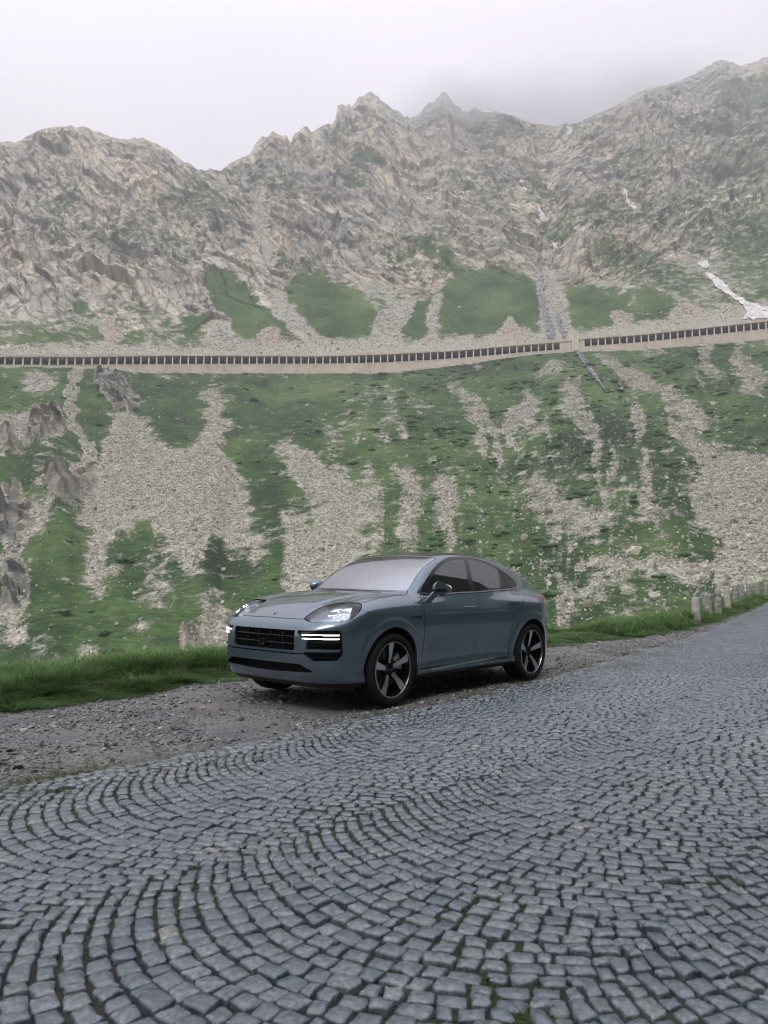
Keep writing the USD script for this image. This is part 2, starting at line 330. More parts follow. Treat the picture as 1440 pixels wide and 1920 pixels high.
GREEN_UP = [
 ([(382,508),(420,505),(470,530),(480,570),(548,605),(552,627),(470,637),(440,622),(430,590),(410,580),(395,550)], 1.0), ([(340,600),(385,585),(380,615),(350,620)], .9), ([(305,600),(318,598),(322,622),(308,620)], .9),
 ([(530,530),(560,500),(640,530),(700,570),(718,600),(702,642),(620,647),(590,622),(560,590),(540,560)], 1.0),
 ([(832,520),(900,503),(960,508),(1008,540),(1012,590),(1012,637),(945,612),(925,640),(890,640),(820,632),(820,560)], 1.0),
 ([(745,600),(780,570),(812,555),(808,632),(750,642)], 1.0), ([(505,445),(530,460),(620,520),(560,500),(520,490)], .8),
 ([(1062,525),(1110,540),(1180,560),(1185,585),(1150,595),(1140,640),(1072,632)], 1.0), ([(1200,540),(1260,560),(1300,600),(1330,610),(1250,622),(1190,625),(1190,560)], .9), ([(1390,560),(1445,530),(1445,570)], .9),
 ([(780,435),(840,470),(905,520),(860,522),(800,480)], .8), ([(640,285),(720,300),(790,330),(740,335),(670,310)], .75), ([(610,330),(680,310),(700,340),(650,370)], .5), ([(545,300),(600,285),(590,320)], .7),
 ([(1000,310),(1040,350),(1035,365),(1000,340)], .7), ([(330,365),(370,350),(380,380),(345,385)], .7), ([(95,360),(130,360),(140,390),(105,400)], .6), ([(0,410),(20,400),(30,440),(0,450)], .7), ([(75,520),(100,550),(130,570),(120,580)], .7), ([(130,560),(170,575),(165,595),(140,590)], .9),
 ([(1080,470),(1150,440),(1210,470),(1290,520),(1330,560),(1250,545),(1170,510)], .55), ([(1300,300),(1440,250),(1440,340),(1330,350)], .5), ([(1330,170),(1440,150),(1440,210),(1360,210)], .6), ([(1150,330),(1230,310),(1240,345),(1170,360)], .5), ([(1000,420),(1060,395),(1080,440),(1020,450)], .55), ([(1340,440),(1440,430),(1440,500),(1370,500)], .6)]
SOILS = [[(484,622),(518,614),(542,642),(482,646)], [(924,640),(955,592),(985,618),(992,640)], [(1148,592),(1170,578),(1182,606),(1150,612)], [(1258,575),(1312,570),(1312,590),(1262,590)], [(195,600),(210,590),(225,640),(200,650)]]
GULLIES_UP = [([(1012,485),(1035,490),(1045,560),(1066,632),(1032,636),(1018,560)], 1.0), ([(698,652),(705,600),(740,575),(775,560),(780,580),(752,610),(745,655)], 1.0), ([(812,560),(822,520),(830,520),(818,632),(806,632)], .9),
 ([(498,560),(508,560),(560,600),(615,645),(590,645),(540,610)], .9), ([(400,590),(425,600),(440,650),(370,655),(395,625)], .9), ([(440,640),(640,644),(700,650),(700,660),(440,660)], .7), ([(480,330),(500,420),(510,470),(490,470),(470,380)], .6)]
lower = sstep(4.0, 3.95, seg)[:, None] * np.ones((1, NC))
veg = lower * 0.71
# natural streaks of bare stones down the fall line on the lower slope
streak = fb2((ucol[None, :] + 0.0006 * (RI - 300) * np.where(ucol < 0, -1, 1)[None, :] * 0.4) * 40 + 1.6 * fb2(CI / 60, RI / 50, 3, 5), RI / 60, 5, 21)
pxu = ucol * FPX + 720
rightish = sstep(-0.15, 0.15, ucol)[None, :]
speck = fb2(CI / 5, RI / 5, 3, 33)
veg -= lower * (0.26 * sstep(0.55, 0.74, streak) * (0.4 + 0.6 * rightish))
veg -= lower * rightish * 0.12 * sstep(1.4, 2.6, seg)[:, None] * sstep(3.9, 3.0, seg)[:, None] * sstep(0.45, 0.7, speck)
for pts, a in SCREE:
    m = patch(pts)
    veg = veg * (1 - m) + m * (0.60 - 0.40 * a)
gr = band([(150,690),(132,740),(140,790),(165,850),(110,930),(50,990),(0,1050)], 5)
veg = veg * (1 - gr) + gr * 0.25
tr = band([(1080,1056),(1250,1058),(1445,1060)], 1.3, 0.05)
veg = veg * (1 - tr) + tr * 0.1
# upper side: bare rock, with grass cones at its foot
rock = UPPER.copy()
rnoise = fb2(Xg / 60, Zg / 60, 5, 41)
vegu = 0.35 + 0.60 * (rnoise - 0.5) + 0.09 * sstep(0.10, 0.30, ucol)[None, :]
vegu -= 0.06 * sstep(8.5, 9.8, seg)[:, None]
for pts, a in GREEN_UP:
    m = patch(pts, 0.9, 4.5 if a < .85 else 2.6)
    vegu = vegu * (1 - m) + m * (0.22 + 0.62 * a)
    if a > .85:
        rock = rock * (1 - m)
scr = sstep(7.5, 6.3, seg)[:, None] * sstep(6.0, 6.1, seg)[:, None]
rock = rock * (1 - 0.8 * scr * sstep(0.42, 0.55, fb2(CI / 40, RI / 30, 3, 55)))
vegu = np.maximum(vegu, scr * (0.47 + 0.5 * (fb2(CI / 22, RI / 10, 4, 66) - 0.4)))
for pts, a in GULLIES_UP:
    m = patch(pts, 0.6)
    vegu = vegu * (1 - m) + m * (0.62 - 0.7 * a); rock = rock * (1 - m)
soil = np.zeros((NR, NC), np.float32)
for pts in SOILS:
    m = patch(pts, 0.8, 1.5); soil = np.maximum(soil, 0.62 * m); vegu = vegu * (1 - m) + m * 0.05; rock = rock * (1 - m)
veg = veg * (1 - UPPER) + vegu * UPPER
# outcrops on the left of the lower slope
OUTCROP = [[(60,775),(110,765),(125,800),(120,825),(50,828)], [(180,700),(225,700),(262,750),(240,768),(215,765),(185,730)], [(0,900),(40,900),(60,950),(40,1000),(0,1020)], [(80,905),(140,880),(170,880),(160,915),(110,950)], [(0,1060),(45,1052),(65,1100),(40,1130),(0,1140)], [(340,1190),(365,1180),(375,1230),(345,1235)], [(0,800),(20,790),(30,830),(0,850)]]
outc = np.zeros((NR, NC), np.float32)
for pts in OUTCROP:
    m = patch(pts, 0.5, 1.2); outc = np.maximum(outc, m)
rock = np.maximum(rock, outc); veg = veg * (1 - outc) + outc * 0.12
tone = 0.22 * (fb2(CI / 60, RI / 40, 4, 71) - 0.5) - 0.03 * lower * sstep(-.1, -.4, ucol)[None, :] * sstep(3.6, 2.2, seg)[:, None]
for pts, t in [([(440,880),(470,830),(420,780),(440,760),(520,900),(560,1010),(520,1050),(470,960)], -.10), ([(215,985),(280,970),(330,1020),(340,1090),(300,1080),(210,1080)], -.10), ([(390,1010),(480,1030),(530,1100),(420,1130),(380,1100)], -.09), ([(990,860),(1100,780),(1250,820),(1290,900),(1260,960),(1100,900)], -.10), ([(1000,960),(1200,930),(1330,960),(1330,1010),(1150,1000)], -.07), ([(560,700),(900,700),(700,860),(620,860)], .05), ([(700,1000),(1000,1000),(1000,1200),(700,1200)], .02), ([(530,530),(640,530),(718,600),(620,650)], -.06)]:
    m = patch(pts, 1.5, 5.0); tone = tone + t * m
tone = tone + 0.055 * UPPER
# relief ------------------------------------------------------------
sgn = np.where(ucol[None, :] + 0.10 * (fb2(CI / 70, RI / 60, 4, 79) - 0.5) < 0.215, 1.0, -1.0)          # beds dip to the right on the left mountain, to the left on the right one
H = Zg + 0.25 * Yg
wx = Xg + 26 * (fb2(Xg / 90, H / 90, 3, 81) - 0.5); wz = H + 26 * (fb2(Xg / 90, H / 90, 3, 85) - 0.5)
def beds(angle, w, l, seed, octv=4):
    ca, sa = math.cos(math.radians(angle)), math.sin(math.radians(angle))
    return rid2((wx * sa + wz * ca) / w, (wx * ca - wz * sa) / l, octv, seed)
bl, br = beds(54, 26, 120, 91), beds(-50, 26, 90, 95)
def facets(p, q, seed):
    """Blocky relief: every cell of a jittered grid is a tilted plane. About -1..1."""
    i, j = np.floor(p).astype(np.int64), np.floor(q).astype(np.int64)
    best = np.full(p.shape, 9e9, np.float32); out = np.zeros(p.shape, np.float32)
    for di in (-1, 0, 1):
        for dj in (-1, 0, 1):
            a, b = (i + di + 31 * seed) & 255, (j + dj + 57 * seed) & 255
            cxx = i + di + _tab[a, b]; cyy = j + dj + _tab[(a + 97) & 255, (b + 41) & 255]
            dx, dy = p - cxx, q - cyy; d = dx * dx + dy * dy
            m = d < best
            h = 1.2 * (_tab[(a + 13) & 255, (b + 71) & 255] - .5) + 2.2 * (_tab[(a + 151) & 255, b] - .5) * dx + 2.2 * (_tab[a, (b + 201) & 255] - .5) * dy
            best = np.where(m, d, best); out = np.where(m, h, out)
    return out
big = np.where(sgn > 0, 1, 0) * 0 + (bl * (0.5 + 0.5 * sgn) + br * (0.5 - 0.5 * sgn))
crag = rid2(wx / 75, wz / 75, 6, 101, 0.55)
fine = rid2(wx / 15, wz / 15, 4, 111, 0.6)
_a = np.radians(54) * sgn
fa, fb_ = wx * np.sin(_a) + wz * np.cos(_a), wx * np.cos(_a) - wz * np.sin(_a)
fac1, fac2, fac3 = facets(fa / 22, fb_ / 55, 3), facets(fa / 8, fb_ / 19, 5), facets(fa / 4.0, fb_ / 8, 9)
cliffy = gaussian_filter(UPPER * (0.25 + 0.75 * rock), 3) * CREST
ampl = sstep(6.1, 7.4, seg)[:, None]
dn = cliffy * ampl * (8 * (crag - 0.55) + 20 * (rid2(wx / 150 + .3 * sgn, wz / 190, 3, 401) - 0.6) + 6 * (big - 0.6) + 0.8 * (fine - 0.55) + 5.5 * fac1 + 3.6 * fac2 + 1.5 * fac3 + 0.6 * facets(fa / 2.2, fb_ / 4.2, 21))
# the main gullies cut back into the face
GUL = [([(1062,232),(1030,330),(1015,380),(1035,440),(1040,480)], 14, 20), ([(985,340),(1022,385),(1040,440)], 8, 10), ([(410,320),(480,380),(500,450),(505,520)], 20, 18), ([(1160,335),(1195,380),(1290,460),(1340,520),(1400,570)], 13, 12), ([(880,240),(960,330),(1010,480)], 14, 10), ([(640,260),(700,420),(740,560)], 20, 8), ([(1100,300),(1080,420),(1060,520)], 14, 8)]
cut = np.zeros((NR, NC))
for pts, w, dep in GUL:
    c, r = on_slope([p[0] for p in pts], [p[1] for p in pts])
    ln = sg.LineString(np.stack([c, r], 1)); ts = np.linspace(0, ln.length, 240)
    q = np.array([ln.interpolate(t).coords[0] for t in ts])
    from scipy.spatial import cKDTree
    d = cKDTree(q).query(np.stack([(CI + 0.5 * _j1).ravel(), (RI + 0.5 * _j2).ravel()], 1), distance_upper_bound=4 * w)[0].reshape(NR, NC)
    cut = np.maximum(cut, 0.42 * dep * np.exp(-np.where(np.isfinite(d), d / (1.5 * w), 9) ** 2))
dn = dn * (1 - 0.3 * np.clip(cut / 8, 0, 1)) - cut * CREST * ampl
# lower slope: shallow runnels, hummocks, rough scree
fall = fb2(ucol[None, :] * 20 + 0.8 * fb2(CI / 50, RI / 50, 3, 123), RI / 160, 2, 121) - 0.5
hum = fb2(Xg / 18, Yg / 18, 5, 131) - 0.5
rough = fb2(Xg / 2.6, Yg / 2.6, 3, 141) - 0.5
lowm = lower * sstep(1.0, 2.4, seg)[:, None] * sstep(4.0, 3.8, seg)[:, None]
dn += lowm * (6 * fall + 3.2 * hum + rough * 0.2)
dn += gaussian_filter(outc, 2.5) * lower * (2.6 + 4 * (rid2(wx / 9, wz / 9, 4, 151) - 0.5) + 4.0 * facets(fa / 6, fb_ / 14, 13) + 2.6 * facets(fa / 2.6, fb_ / 6, 17))
dn += (1 - rock) * UPPER * ampl * (2.5 * hum + 0.8 * rough)
jag = sstep(9.5, 10.0, seg)[:, None] * sstep(10.6, 10.0, seg)[:, None]
Zg = Zg + jag * (8.0 * (rid2(Xg / 24, Xg * 0 + 3.3, 3, 161) - 0.6) + 6.0 * (rid2(Xg / 7, Xg * 0 + 1.3, 3, 163) - 0.6)) * (0.55 + 0.9 * sstep(470, 560, pxu)[None, :] * sstep(1000, 880, pxu)[None, :])
Yg2 = Yg - 0.72 * dn; Zg2 = Zg + 0.70 * dn; Xg2 = Xg - 0.72 * dn * ucol[None, :] * 0.3
P = np.stack([Xg2, Yg2, Zg2], -1).reshape(-1, 3)
idx = np.arange(NR * NC).reshape(NR, NC)
quads = np.stack([idx[:-1, :-1], idx[:-1, 1:], idx[1:, 1:], idx[1:, :-1]], -1).reshape(-1, 4)
def grid_normals(X, Y, Z):
    G = np.stack([X, Y, Z], -1)
    a = np.gradient(G, axis=1); b = np.gradient(G, axis=0)
    n = np.cross(a, b); n /= np.linalg.norm(n, axis=-1, keepdims=True) + 1e-12
    return n.reshape(-1, 3)
NRM = grid_normals(Xg2, Yg2, Zg2)
land = put_n('mountain_side', P, quads, None, LAND, kind='structure')
tag(land, 'steep grass, scree and bare rock mountain side beyond the valley, rising to jagged misty crests', 'mountain')
attr(land, 'veg', veg.ravel()); attr(land, 'rock', rock.ravel()); attr(land, 'soil', soil.ravel()); attr(land, 'tone', tone.ravel()); attr(land, 'outcrop', (outc * lower).ravel())
# bedding coordinates: long along the beds, short across them
ang = np.radians(52) * sgn
sx = (wx * np.sin(ang) + wz * np.cos(ang)) / 5.0; sy = (wx * np.cos(ang) - wz * np.sin(ang)) / 17.0
attr3(land, 'strata', np.stack([sx, sy, 0 * sx], -1).reshape(-1, 3))
def surf(c, r, lift=0.0):
    """World points at fractional (column, row) of the mountain side."""
    c, r = np.asarray(c, float), np.asarray(r, float)
    q = [map_coordinates(A, [r, c], order=1, mode='nearest') for A in (Xg2, Yg2, Zg2)]
    p = np.stack(q, -1)
    if lift:
        nn = NRM.reshape(NR, NC, 3)[np.clip(np.round(r).astype(int), 0, NR - 1), np.clip(np.round(c).astype(int), 0, NC - 1)]
        p = p + lift * nn
    return p

# ------------------------------------------------------------------ hills on our own side, all round behind the road, with added shade wall
HILL = mat('hill_land', {
    'geo': ('geometry', {}), 'n': ('noise_texture', {'scale': 0.03, 'detail': 8.0, 'roughness': 0.65}),
    'r': ('rgb_ramp', {'ramp': [(0.35, (0.02, 0.04, 0.02)), (0.55, (0.04, 0.065, 0.03)), (0.66, (0.12, 0.115, 0.10)), (0.8, (0.24, 0.22, 0.20))]}),
    'p': ('principled_bsdf', {'roughness': 0.95})}, [('geo.position', 'n.vector'), ('n.fac', 'r.fac'), ('r.color', 'p.base_color')])
az = np.radians(np.linspace(50, 304, 200)); rr = np.geomspace(6, 1100, 90)
A, R = np.meshgrid(az, rr); DEG = np.degrees(az)[None, :]
HX, HY = R * np.sin(A), R * np.cos(A)
near_k = np.interp(DEG, [50, 60, 75, 110, 160, 200, 225, 250, 304], [0.16, 0.72, 1.0, 1.02, 0.92, 0.64, 0.32, 0.10, 0.0])
start = np.interp(DEG, [50, 60, 75, 110, 160, 200, 225, 304], [40, 20, 10, 7.5, 7.5, 9, 14, 30])
up = np.clip(R - start, 0, 95) * near_k + np.clip(R - start - 95, 0, 500) * near_k * 0.62
shade_wall_k = np.interp(DEG, [50, 92, 112, 190, 206, 222, 304], [0, 0, 1, 1, 0.9, 0, 0])
shade_wall_r = np.interp(DEG, [50, 100, 112, 123, 150, 180, 195, 208, 222], [9, 7.4, 6.2, 6.0, 6.0, 7.0, 8.2, 10, 16])
up = up + shade_wall_k * 2.8 * np.clip(R - shade_wall_r, 0, 6.2)  # steep unseen rock face, added to throw shade on the near cobbles
HZ = -0.35 - 0.012 * np.minimum(R, 40) + up * (0.96 + 0.34 * (fb2(HX / 60, HY / 60, 4, 171) - 0.5)) + sstep(18, 90, R) * 14 * (rid2(HX / 60, HY / 60, 6, 181) - 0.55) * np.clip(near_k * 2, 0.2, 1) + sstep(8, 14, R) * 0.8 * (fb2(HX / 4, HY / 4, 4, 185) - .5)
HZ -= np.interp(DEG, [50, 250, 275, 304], [0, 0, 1, 1]) * np.clip(R - 14, 0, 120) * 0.22
hi = np.arange(HX.size).reshape(HX.shape)
hq = np.stack([hi[:-1, :-1], hi[1:, :-1], hi[1:, 1:], hi[:-1, 1:]], -1).reshape(-1, 4)
put_n('hills', np.stack([HX, HY, HZ], -1).reshape(-1, 3), hq, -grid_normals(HX, HY, HZ), HILL, kind='structure')
# one wide sheet below everything, out to the horizon
put('ground', (np.array([[-6000, -6000, -46], [6000, -6000, -46], [6000, 6000, -46], [-6000, 6000, -46.]]), np.array([[0, 1, 2, 3]])), HILL, kind='structure')

# ------------------------------------------------------------------ the road and its edge
def level(px, py, z=0.0):
    u, e = sight(px, py)
    y = (z - EYE) / e
    return np.stack([u * y, y], -1)
EDGE_PX = [(0,1497),(224,1462),(351,1438),(447,1414),(600,1382),(760,1348),(850,1330),(930,1308),(1000,1286),(1060,1265),(1150,1237),(1240,1212),(1290,1197),(1330,1182),(1370,1166)]
ep = level([p[0] for p in EDGE_PX], [p[1] for p in EDGE_PX])
d0 = ep[2] - ep[0]; d0 /= np.linalg.norm(d0)
ctrl = np.vstack([ep[0] - d0 * 12, ep[0] - d0 * 7, ep[0] - d0 * 3, ep, [[19.2, 38.0], [27.0, 51.0], [38.5, 70.0], [51.0, 91.0]]])
q = np.concatenate([[0], np.cumsum(np.linalg.norm(np.diff(ctrl, axis=0), axis=1))])
qs = np.linspace(0, q[-1], 900)
ex = gaussian_filter1d(np.interp(qs, q, ctrl[:, 0]), 32, mode='nearest'); ey = gaussian_filter1d(np.interp(qs, q, ctrl[:, 1]), 32, mode='nearest')
ex = CubicSpline(qs, ex)(qs); ey = CubicSpline(qs, ey)(qs)
LS = np.concatenate([[0], np.cumsum(np.hypot(np.diff(ex), np.diff(ey)))])
tx, ty = np.gradient(ex, LS), np.gradient(ey, LS)
tx, ty = tx / np.hypot(tx, ty), ty / np.hypot(tx, ty)
def rise(x, y):
    k = np.maximum(np.asarray(y) - 23.0, 0)
    return 0.026 * k * k / (k + 4.0)
def road_pt(s, t):
    """Road coordinates (metres along the left edge, metres to its right) -> x, y."""
    cx, cy, ux, uy = (np.interp(s, LS, a) for a in (ex, ey, tx, ty))
    return cx + t * uy, cy - t * ux
def road_st(P):
    from scipy.spatial import cKDTree
    k = cKDTree(np.stack([ex, ey], 1)).query(P)[1]
    d = P - np.stack([ex[k], ey[k]], 1)
    return LS[k] + d[:, 0] * tx[k] + d[:, 1] * ty[k], d[:, 0] * ty[k] - d[:, 1] * tx[k]
VERGE_PX = [(0,1330),(60,1329),(140,1322),(250,1302),(350,1288),(440,1272),(540,1257),(1030,1212),(1100,1203),(1160,1197),(1210,1192),(1260,1184),(1290,1177)]
vs, vt = road_st(level([p[0] for p in VERGE_PX], [p[1] for p in VERGE_PX]))
vs = np.concatenate([[vs[0] - 25, vs[0] - 4], vs, [vs[-1] + 6, 200]]); vt = np.concatenate([[vt[0] - 1.5, vt[0] - .3], vt, [-0.35, -0.3]])
S_FINE = np.linspace(0, LS[-1], 700)
_vf = gaussian_filter1d(np.interp(S_FINE, vs, vt), 3)
def verge_t(s):
    return np.interp(s, S_FINE, _vf)
EDGE_JIT = lambda s: 0.10 * (fb2(s * 0.9, s * 0 + 1.7, 3, 201) - 0.5) * 2
DROP_W = lambda s: np.interp(s, [0, 14, 20, 30, 36, 110], [1.9, 1.7, 1.4, 1.6, 1.5, 2.6])
def shoulder_z(s, t):
    """Height of the shoulder and verge left of the road (t < 0)."""
    tv = verge_t(s); w = DROP_W(s)
    x, y = road_pt(s, t)
    z = -0.012 - 0.030 * sstep(0.1, -0.5, t) + 0.018 * sstep(-0.5, -1.2, t) + 0.011 * np.maximum(-t - 0.8, 0) * sstep(-6, -4, t) + 0.045 * (fb2(x / 1.3, y / 1.3, 3, 211) - 0.5) * sstep(0.1, -0.4, t) + 0.02 * (fb2(x / .35, y / .35, 3, 213) - 0.5)
    k = tv - t                                   # metres beyond the edge of the grass
    z = z + 0.10 * sstep(-0.1, 0.7, k) - 0.62 * np.maximum(k - w, 0) ** 1.0 * sstep(w - 0.3, w + 0.9, k) - 0.05 * sstep(w * .5, w, k)
    return z + rise(x, y)

SOIL = mat('joint_soil', {
    'geo': ('geometry', {}), 'n': ('noise_texture', {'scale': 3.2, 'detail': 5.0, 'roughness': 0.6}), 'n2': ('noise_texture', {'scale': 60.0, 'detail': 3.0}),
    'r': ('rgb_ramp', {'ramp': [(0.32, (0.016, 0.014, 0.012)), (0.52, (0.030, 0.026, 0.020)), (0.64, (0.026, 0.036, 0.014)), (0.75, (0.045, 0.062, 0.02))]}),
    'b': ('bump', {'strength': 0.6, 'distance': 0.01}), 'p': ('principled_bsdf', {'roughness': 0.95})},
    [('geo.position', 'n.vector'), ('geo.position', 'n2.vector'), ('n.fac', 'r.fac'), ('r.color', 'p.base_color'), ('n2.fac', 'b.height'), ('b.normal', 'p.normal')])
COBBLE = mat('granite_cobble', {
    'geo': ('geometry', {}), 'tint': ('attribute', {'attribute': 'tint'}),
    'n': ('noise_texture', {'scale': 48.0, 'detail': 7.0, 'roughness': 0.75}), 'n2': ('noise_texture', {'scale': 210.0, 'detail': 3.0, 'roughness': 0.7}), 'big': ('noise_texture', {'scale': 0.5, 'detail': 3.0}),
    'base': ('rgb_ramp', {'ramp': [(0.0, (0.042, 0.060, 0.084)), (0.3, (0.068, 0.086, 0.105)), (0.65, (0.089, 0.106, 0.122)), (0.93, (0.118, 0.131, 0.142)), (1.0, (0.15, 0.148, 0.142))]}),
    'sp': ('rgb_ramp', {'ramp': [(0.36, (0.34, 0.36, 0.40)), (0.5, (1.0, 1.0, 1.0)), (0.62, (2.1, 2.05, 1.95))]}),
    'm': ('mix', {'mix_type': 'multiply', 'fac': 1.0}), 
    'bigr': ('rgb_ramp', {'ramp': [(0.35, (0.84, 0.86, 0.88)), (0.65, (1.12, 1.1, 1.08))]}), 'm2': ('mix', {'mix_type': 'multiply', 'fac': 1.0}),
    'hs': ('mix_float', {'fac': 0.45}), 'b': ('bump', {'strength': 0.55, 'distance': 0.006}),
    'rr': ('map_range', {'from_min': 0.3, 'from_max': 0.7, 'to_min': 0.28, 'to_max': 0.48}),
    'p': ('principled_bsdf', {'roughness': 0.5, 'specular_ior_level': 0.9, 'coat_weight': 0.75, 'coat_roughness': 0.36})},
    [('geo.position', 'n.vector'), ('geo.position', 'n2.vector'), ('geo.position', 'big.vector'), ('tint.fac', 'base.fac'), ('n.fac', 'sp.fac'), ('base.color', 'm.color1'), ('sp.color', 'm.color2'),
     ('big.fac', 'bigr.fac'), ('m.color', 'm2.color1'), ('bigr.color', 'm2.color2'), ('m2.color', 'p.base_color'),
     ('n.fac', 'hs.a'), ('n2.fac', 'hs.b'), ('hs.result', 'b.height'), ('b.normal', 'p.normal'), ('n.fac', 'rr.value'), ('rr.result', 'p.roughness')])
GRAVEL_BED = mat('gravel_bed', {
    'geo': ('geometry', {}), 'v': ('voronoi_texture', {'scale': 26.0}), 'v2': ('voronoi_texture', {'scale': 60.0}), 'n': ('noise_texture', {'scale': 1.1, 'detail': 6.0, 'roughness': 0.6}), 'sep': ('separate_color', {}),
    'r': ('rgb_ramp', {'ramp': [(0.0, (0.075, 0.076, 0.082)), (0.5, (0.125, 0.123, 0.128)), (1.0, (0.20, 0.193, 0.19))]}),
    'nr': ('rgb_ramp', {'ramp': [(0.36, (0.70, 0.72, 0.76)), (0.5, (1.0, 0.98, 0.97)), (0.66, (1.22, 1.12, 1.02))]}), 'm': ('mix', {'mix_type': 'multiply', 'fac': 1.0}),
    'hm': ('mix_float', {'fac': 0.5}), 'b': ('bump', {'strength': 1.0, 'distance': 0.02, 'invert': True}), 'p': ('principled_bsdf', {'roughness': 0.8})},
    [('geo.position', 'v.vector'), ('geo.position', 'v2.vector'), ('geo.position', 'n.vector'), ('v2.color', 'sep.color'), ('sep.r', 'r.fac'), ('n.fac', 'nr.fac'), ('r.color', 'm.color1'), ('nr.color', 'm.color2'), ('m.color', 'p.base_color'),
     ('v.distance', 'hm.a'), ('v2.distance', 'hm.b'), ('hm.result', 'b.height'), ('b.normal', 'p.normal')])
TURF = mat('verge_turf', {
    'geo': ('geometry', {}), 'n': ('noise_texture', {'scale': 2.5, 'detail': 6.0, 'roughness': 0.65}),
    'r': ('rgb_ramp', {'ramp': [(0.35, (0.018, 0.030, 0.010)), (0.55, (0.035, 0.060, 0.018)), (0.7, (0.07, 0.085, 0.035))]}), 'p': ('principled_bsdf', {'roughness': 0.95})},
    [('geo.position', 'n.vector'), ('n.fac', 'r.fac'), ('r.color', 'p.base_color')])

ROAD_W = 7.2
road = thing('road', 'granite cobbled mountain road laid in fan-shaped arcs', 'road', kind='structure')
ss = np.linspace(0.3, LS[-1] - 1, 180)
X0, Y0 = road_pt(ss, 0 * ss + 0.06); X1, Y1 = road_pt(ss, 0 * ss + ROAD_W)
rv = np.concatenate([np.stack([X0, Y0, -0.018 + rise(X0, Y0)], 1), np.stack([X1, Y1, -0.018 + rise(X1, Y1)], 1)])
n_ = len(ss); i_ = np.arange(n_ - 1)
put('joint_bed', (rv, np.stack([i_, i_ + n_, i_ + n_ + 1, i_ + 1], 1)), SOIL, road, kind='structure')
# cobbles: quarter-circle arcs in bands along the road
rng = np.random.default_rng(5)
BAND, PITCH_S = 1.70, 0.081
RAD = BAND / math.sqrt(2)
BAND0 = 0.25
cob = []           # centre s, t, angle, length, width
for b in range(-1, 5):
    tc = BAND0 + BAND * (b + 0.5)
    for j in range(int((LS[-1] - 4) / PITCH_S)):
        s_c = 2.0 + j * PITCH_S + (b % 2) * 0.05
        n_st = 21 + int(rng.random() < 0.5)
        cuts = np.linspace(-math.pi / 4, math.pi / 4, n_st + 1) + rng.normal(0, 0.0095, n_st + 1) + rng.normal(0, 0.012)
        cuts = np.clip(cuts, -math.pi / 4 - .01, math.pi / 4 + .01)
        ph = (cuts[1:] + cuts[:-1]) / 2; ln = np.diff(cuts) * RAD
        for p_, l_ in zip(ph, ln):
            cob.append((s_c - RAD * math.cos(p_) + RAD * 0.85, tc + RAD * math.sin(p_), p_, l_, PITCH_S * math.cos(p_)))
cob = np.array(cob)
wob_t = 0.10 * (fb2(cob[:, 0] / 1.4, cob[:, 1] / 1.4, 2, 221) - 0.5); wob_s = 0.12 * (fb2(cob[:, 0] / 1.1, cob[:, 1] / 1.1, 2, 225) - 0.5)
cob[:, 0] += wob_s; cob[:, 1] += wob_t
ok = (cob[:, 1] > -0.02 + EDGE_JIT(cob[:, 0])) & (cob[:, 1] < ROAD_W - 0.05) & (cob[:, 0] > 1) & (cob[:, 0] < LS[-1] - 2)
cob = cob[ok]
cx, cy = road_pt(cob[:, 0], cob[:, 1])
vis = (cy > 1.2) & (np.abs(cx) < 0.56 * cy + 3.2) & ((np.abs(cx) < 0.56 * cy + 0.6) | (cy < 26))
cob, cx, cy = cob[vis], cx[vis], cy[vis]
hx = np.interp(cob[:, 0], LS, tx); hy = np.interp(cob[:, 0], LS, ty)
# local axes: radial (across the row) = away from the arc's centre, tangential
rad_s, rad_t = -np.cos(cob[:, 2]), np.sin(cob[:, 2])
tan_s, tan_t = np.sin(cob[:, 2]), np.cos(cob[:, 2])
RXv = np.stack([rad_s * hx + rad_t * hy, rad_s * hy - rad_t * hx], 1); TXv = np.stack([tan_s * hx + tan_t * hy, tan_s * hy - tan_t * hx], 1)
dist = np.hypot(cx, cy)
order = np.argsort(-(1.0 / dist))              # nearest first
tint = np.clip(rng.normal(0.42, 0.20, len(cob)), 0, 0.93); odd = rng.random(len(cob)); tint[odd < 0.006] = 1.0; tint[(odd > 0.03) & (odd < 0.06)] = 0.0
Zc = rng.normal(0, 0.0035, len(cob)) + 0.012 * (fb2(cx / 0.7, cy / 0.7, 2, 231) - 0.5) + rise(cx, cy)
tilt = rng.normal(0, 0.024, (len(cob), 2))
SIN = np.array([[-1, -.74], [-.74, -1], [.74, -1], [1, -.74], [1, .74], [.74, 1], [-.74, 1], [-1, .74]])   # rounded block outline
def cobble_mesh(k, near):
    a = cob[k, 4] / 2 - 0.0038; l = cob[k, 3] / 2 - 0.0036       # half width across the row, half length along it
    o = SIN * [a, l] + rng.normal(0, 0.0050, (8, 2))
    o += np.outer(np.sign(SIN[:, 1]) * (np.abs(SIN[:, 1]) > .9), [0, 0]) 
    rings = [(1.0, -0.045), (0.985, -0.009), (0.88, -0.001), (0.52, 0.002)] if near else [(1.0, -0.04), (0.97, -0.010), (0.78, 0.0)]
    v = []
    for sc, z in rings:
        w = o * sc
        zz = z + (rng.normal(0, 0.0018, 8) if sc < .97 else 0)
        v.append(np.column_stack([w, np.broadcast_to(zz, 8)]))
    v.append([[0, 0, 0.0035 + rng.normal(0, 0.001)]])
    v = np.vstack(v)
    v[:, 2] += v[:, 0] * tilt[k, 0] + v[:, 1] * tilt[k, 1] + Zc[k]
    w = v.copy()
    w[:, 0] = cx[k] + v[:, 0] * RXv[k, 0] + v[:, 1] * TXv[k, 0]
    w[:, 1] = cy[k] + v[:, 0] * RXv[k, 1] + v[:, 1] * TXv[k, 1]
    return w
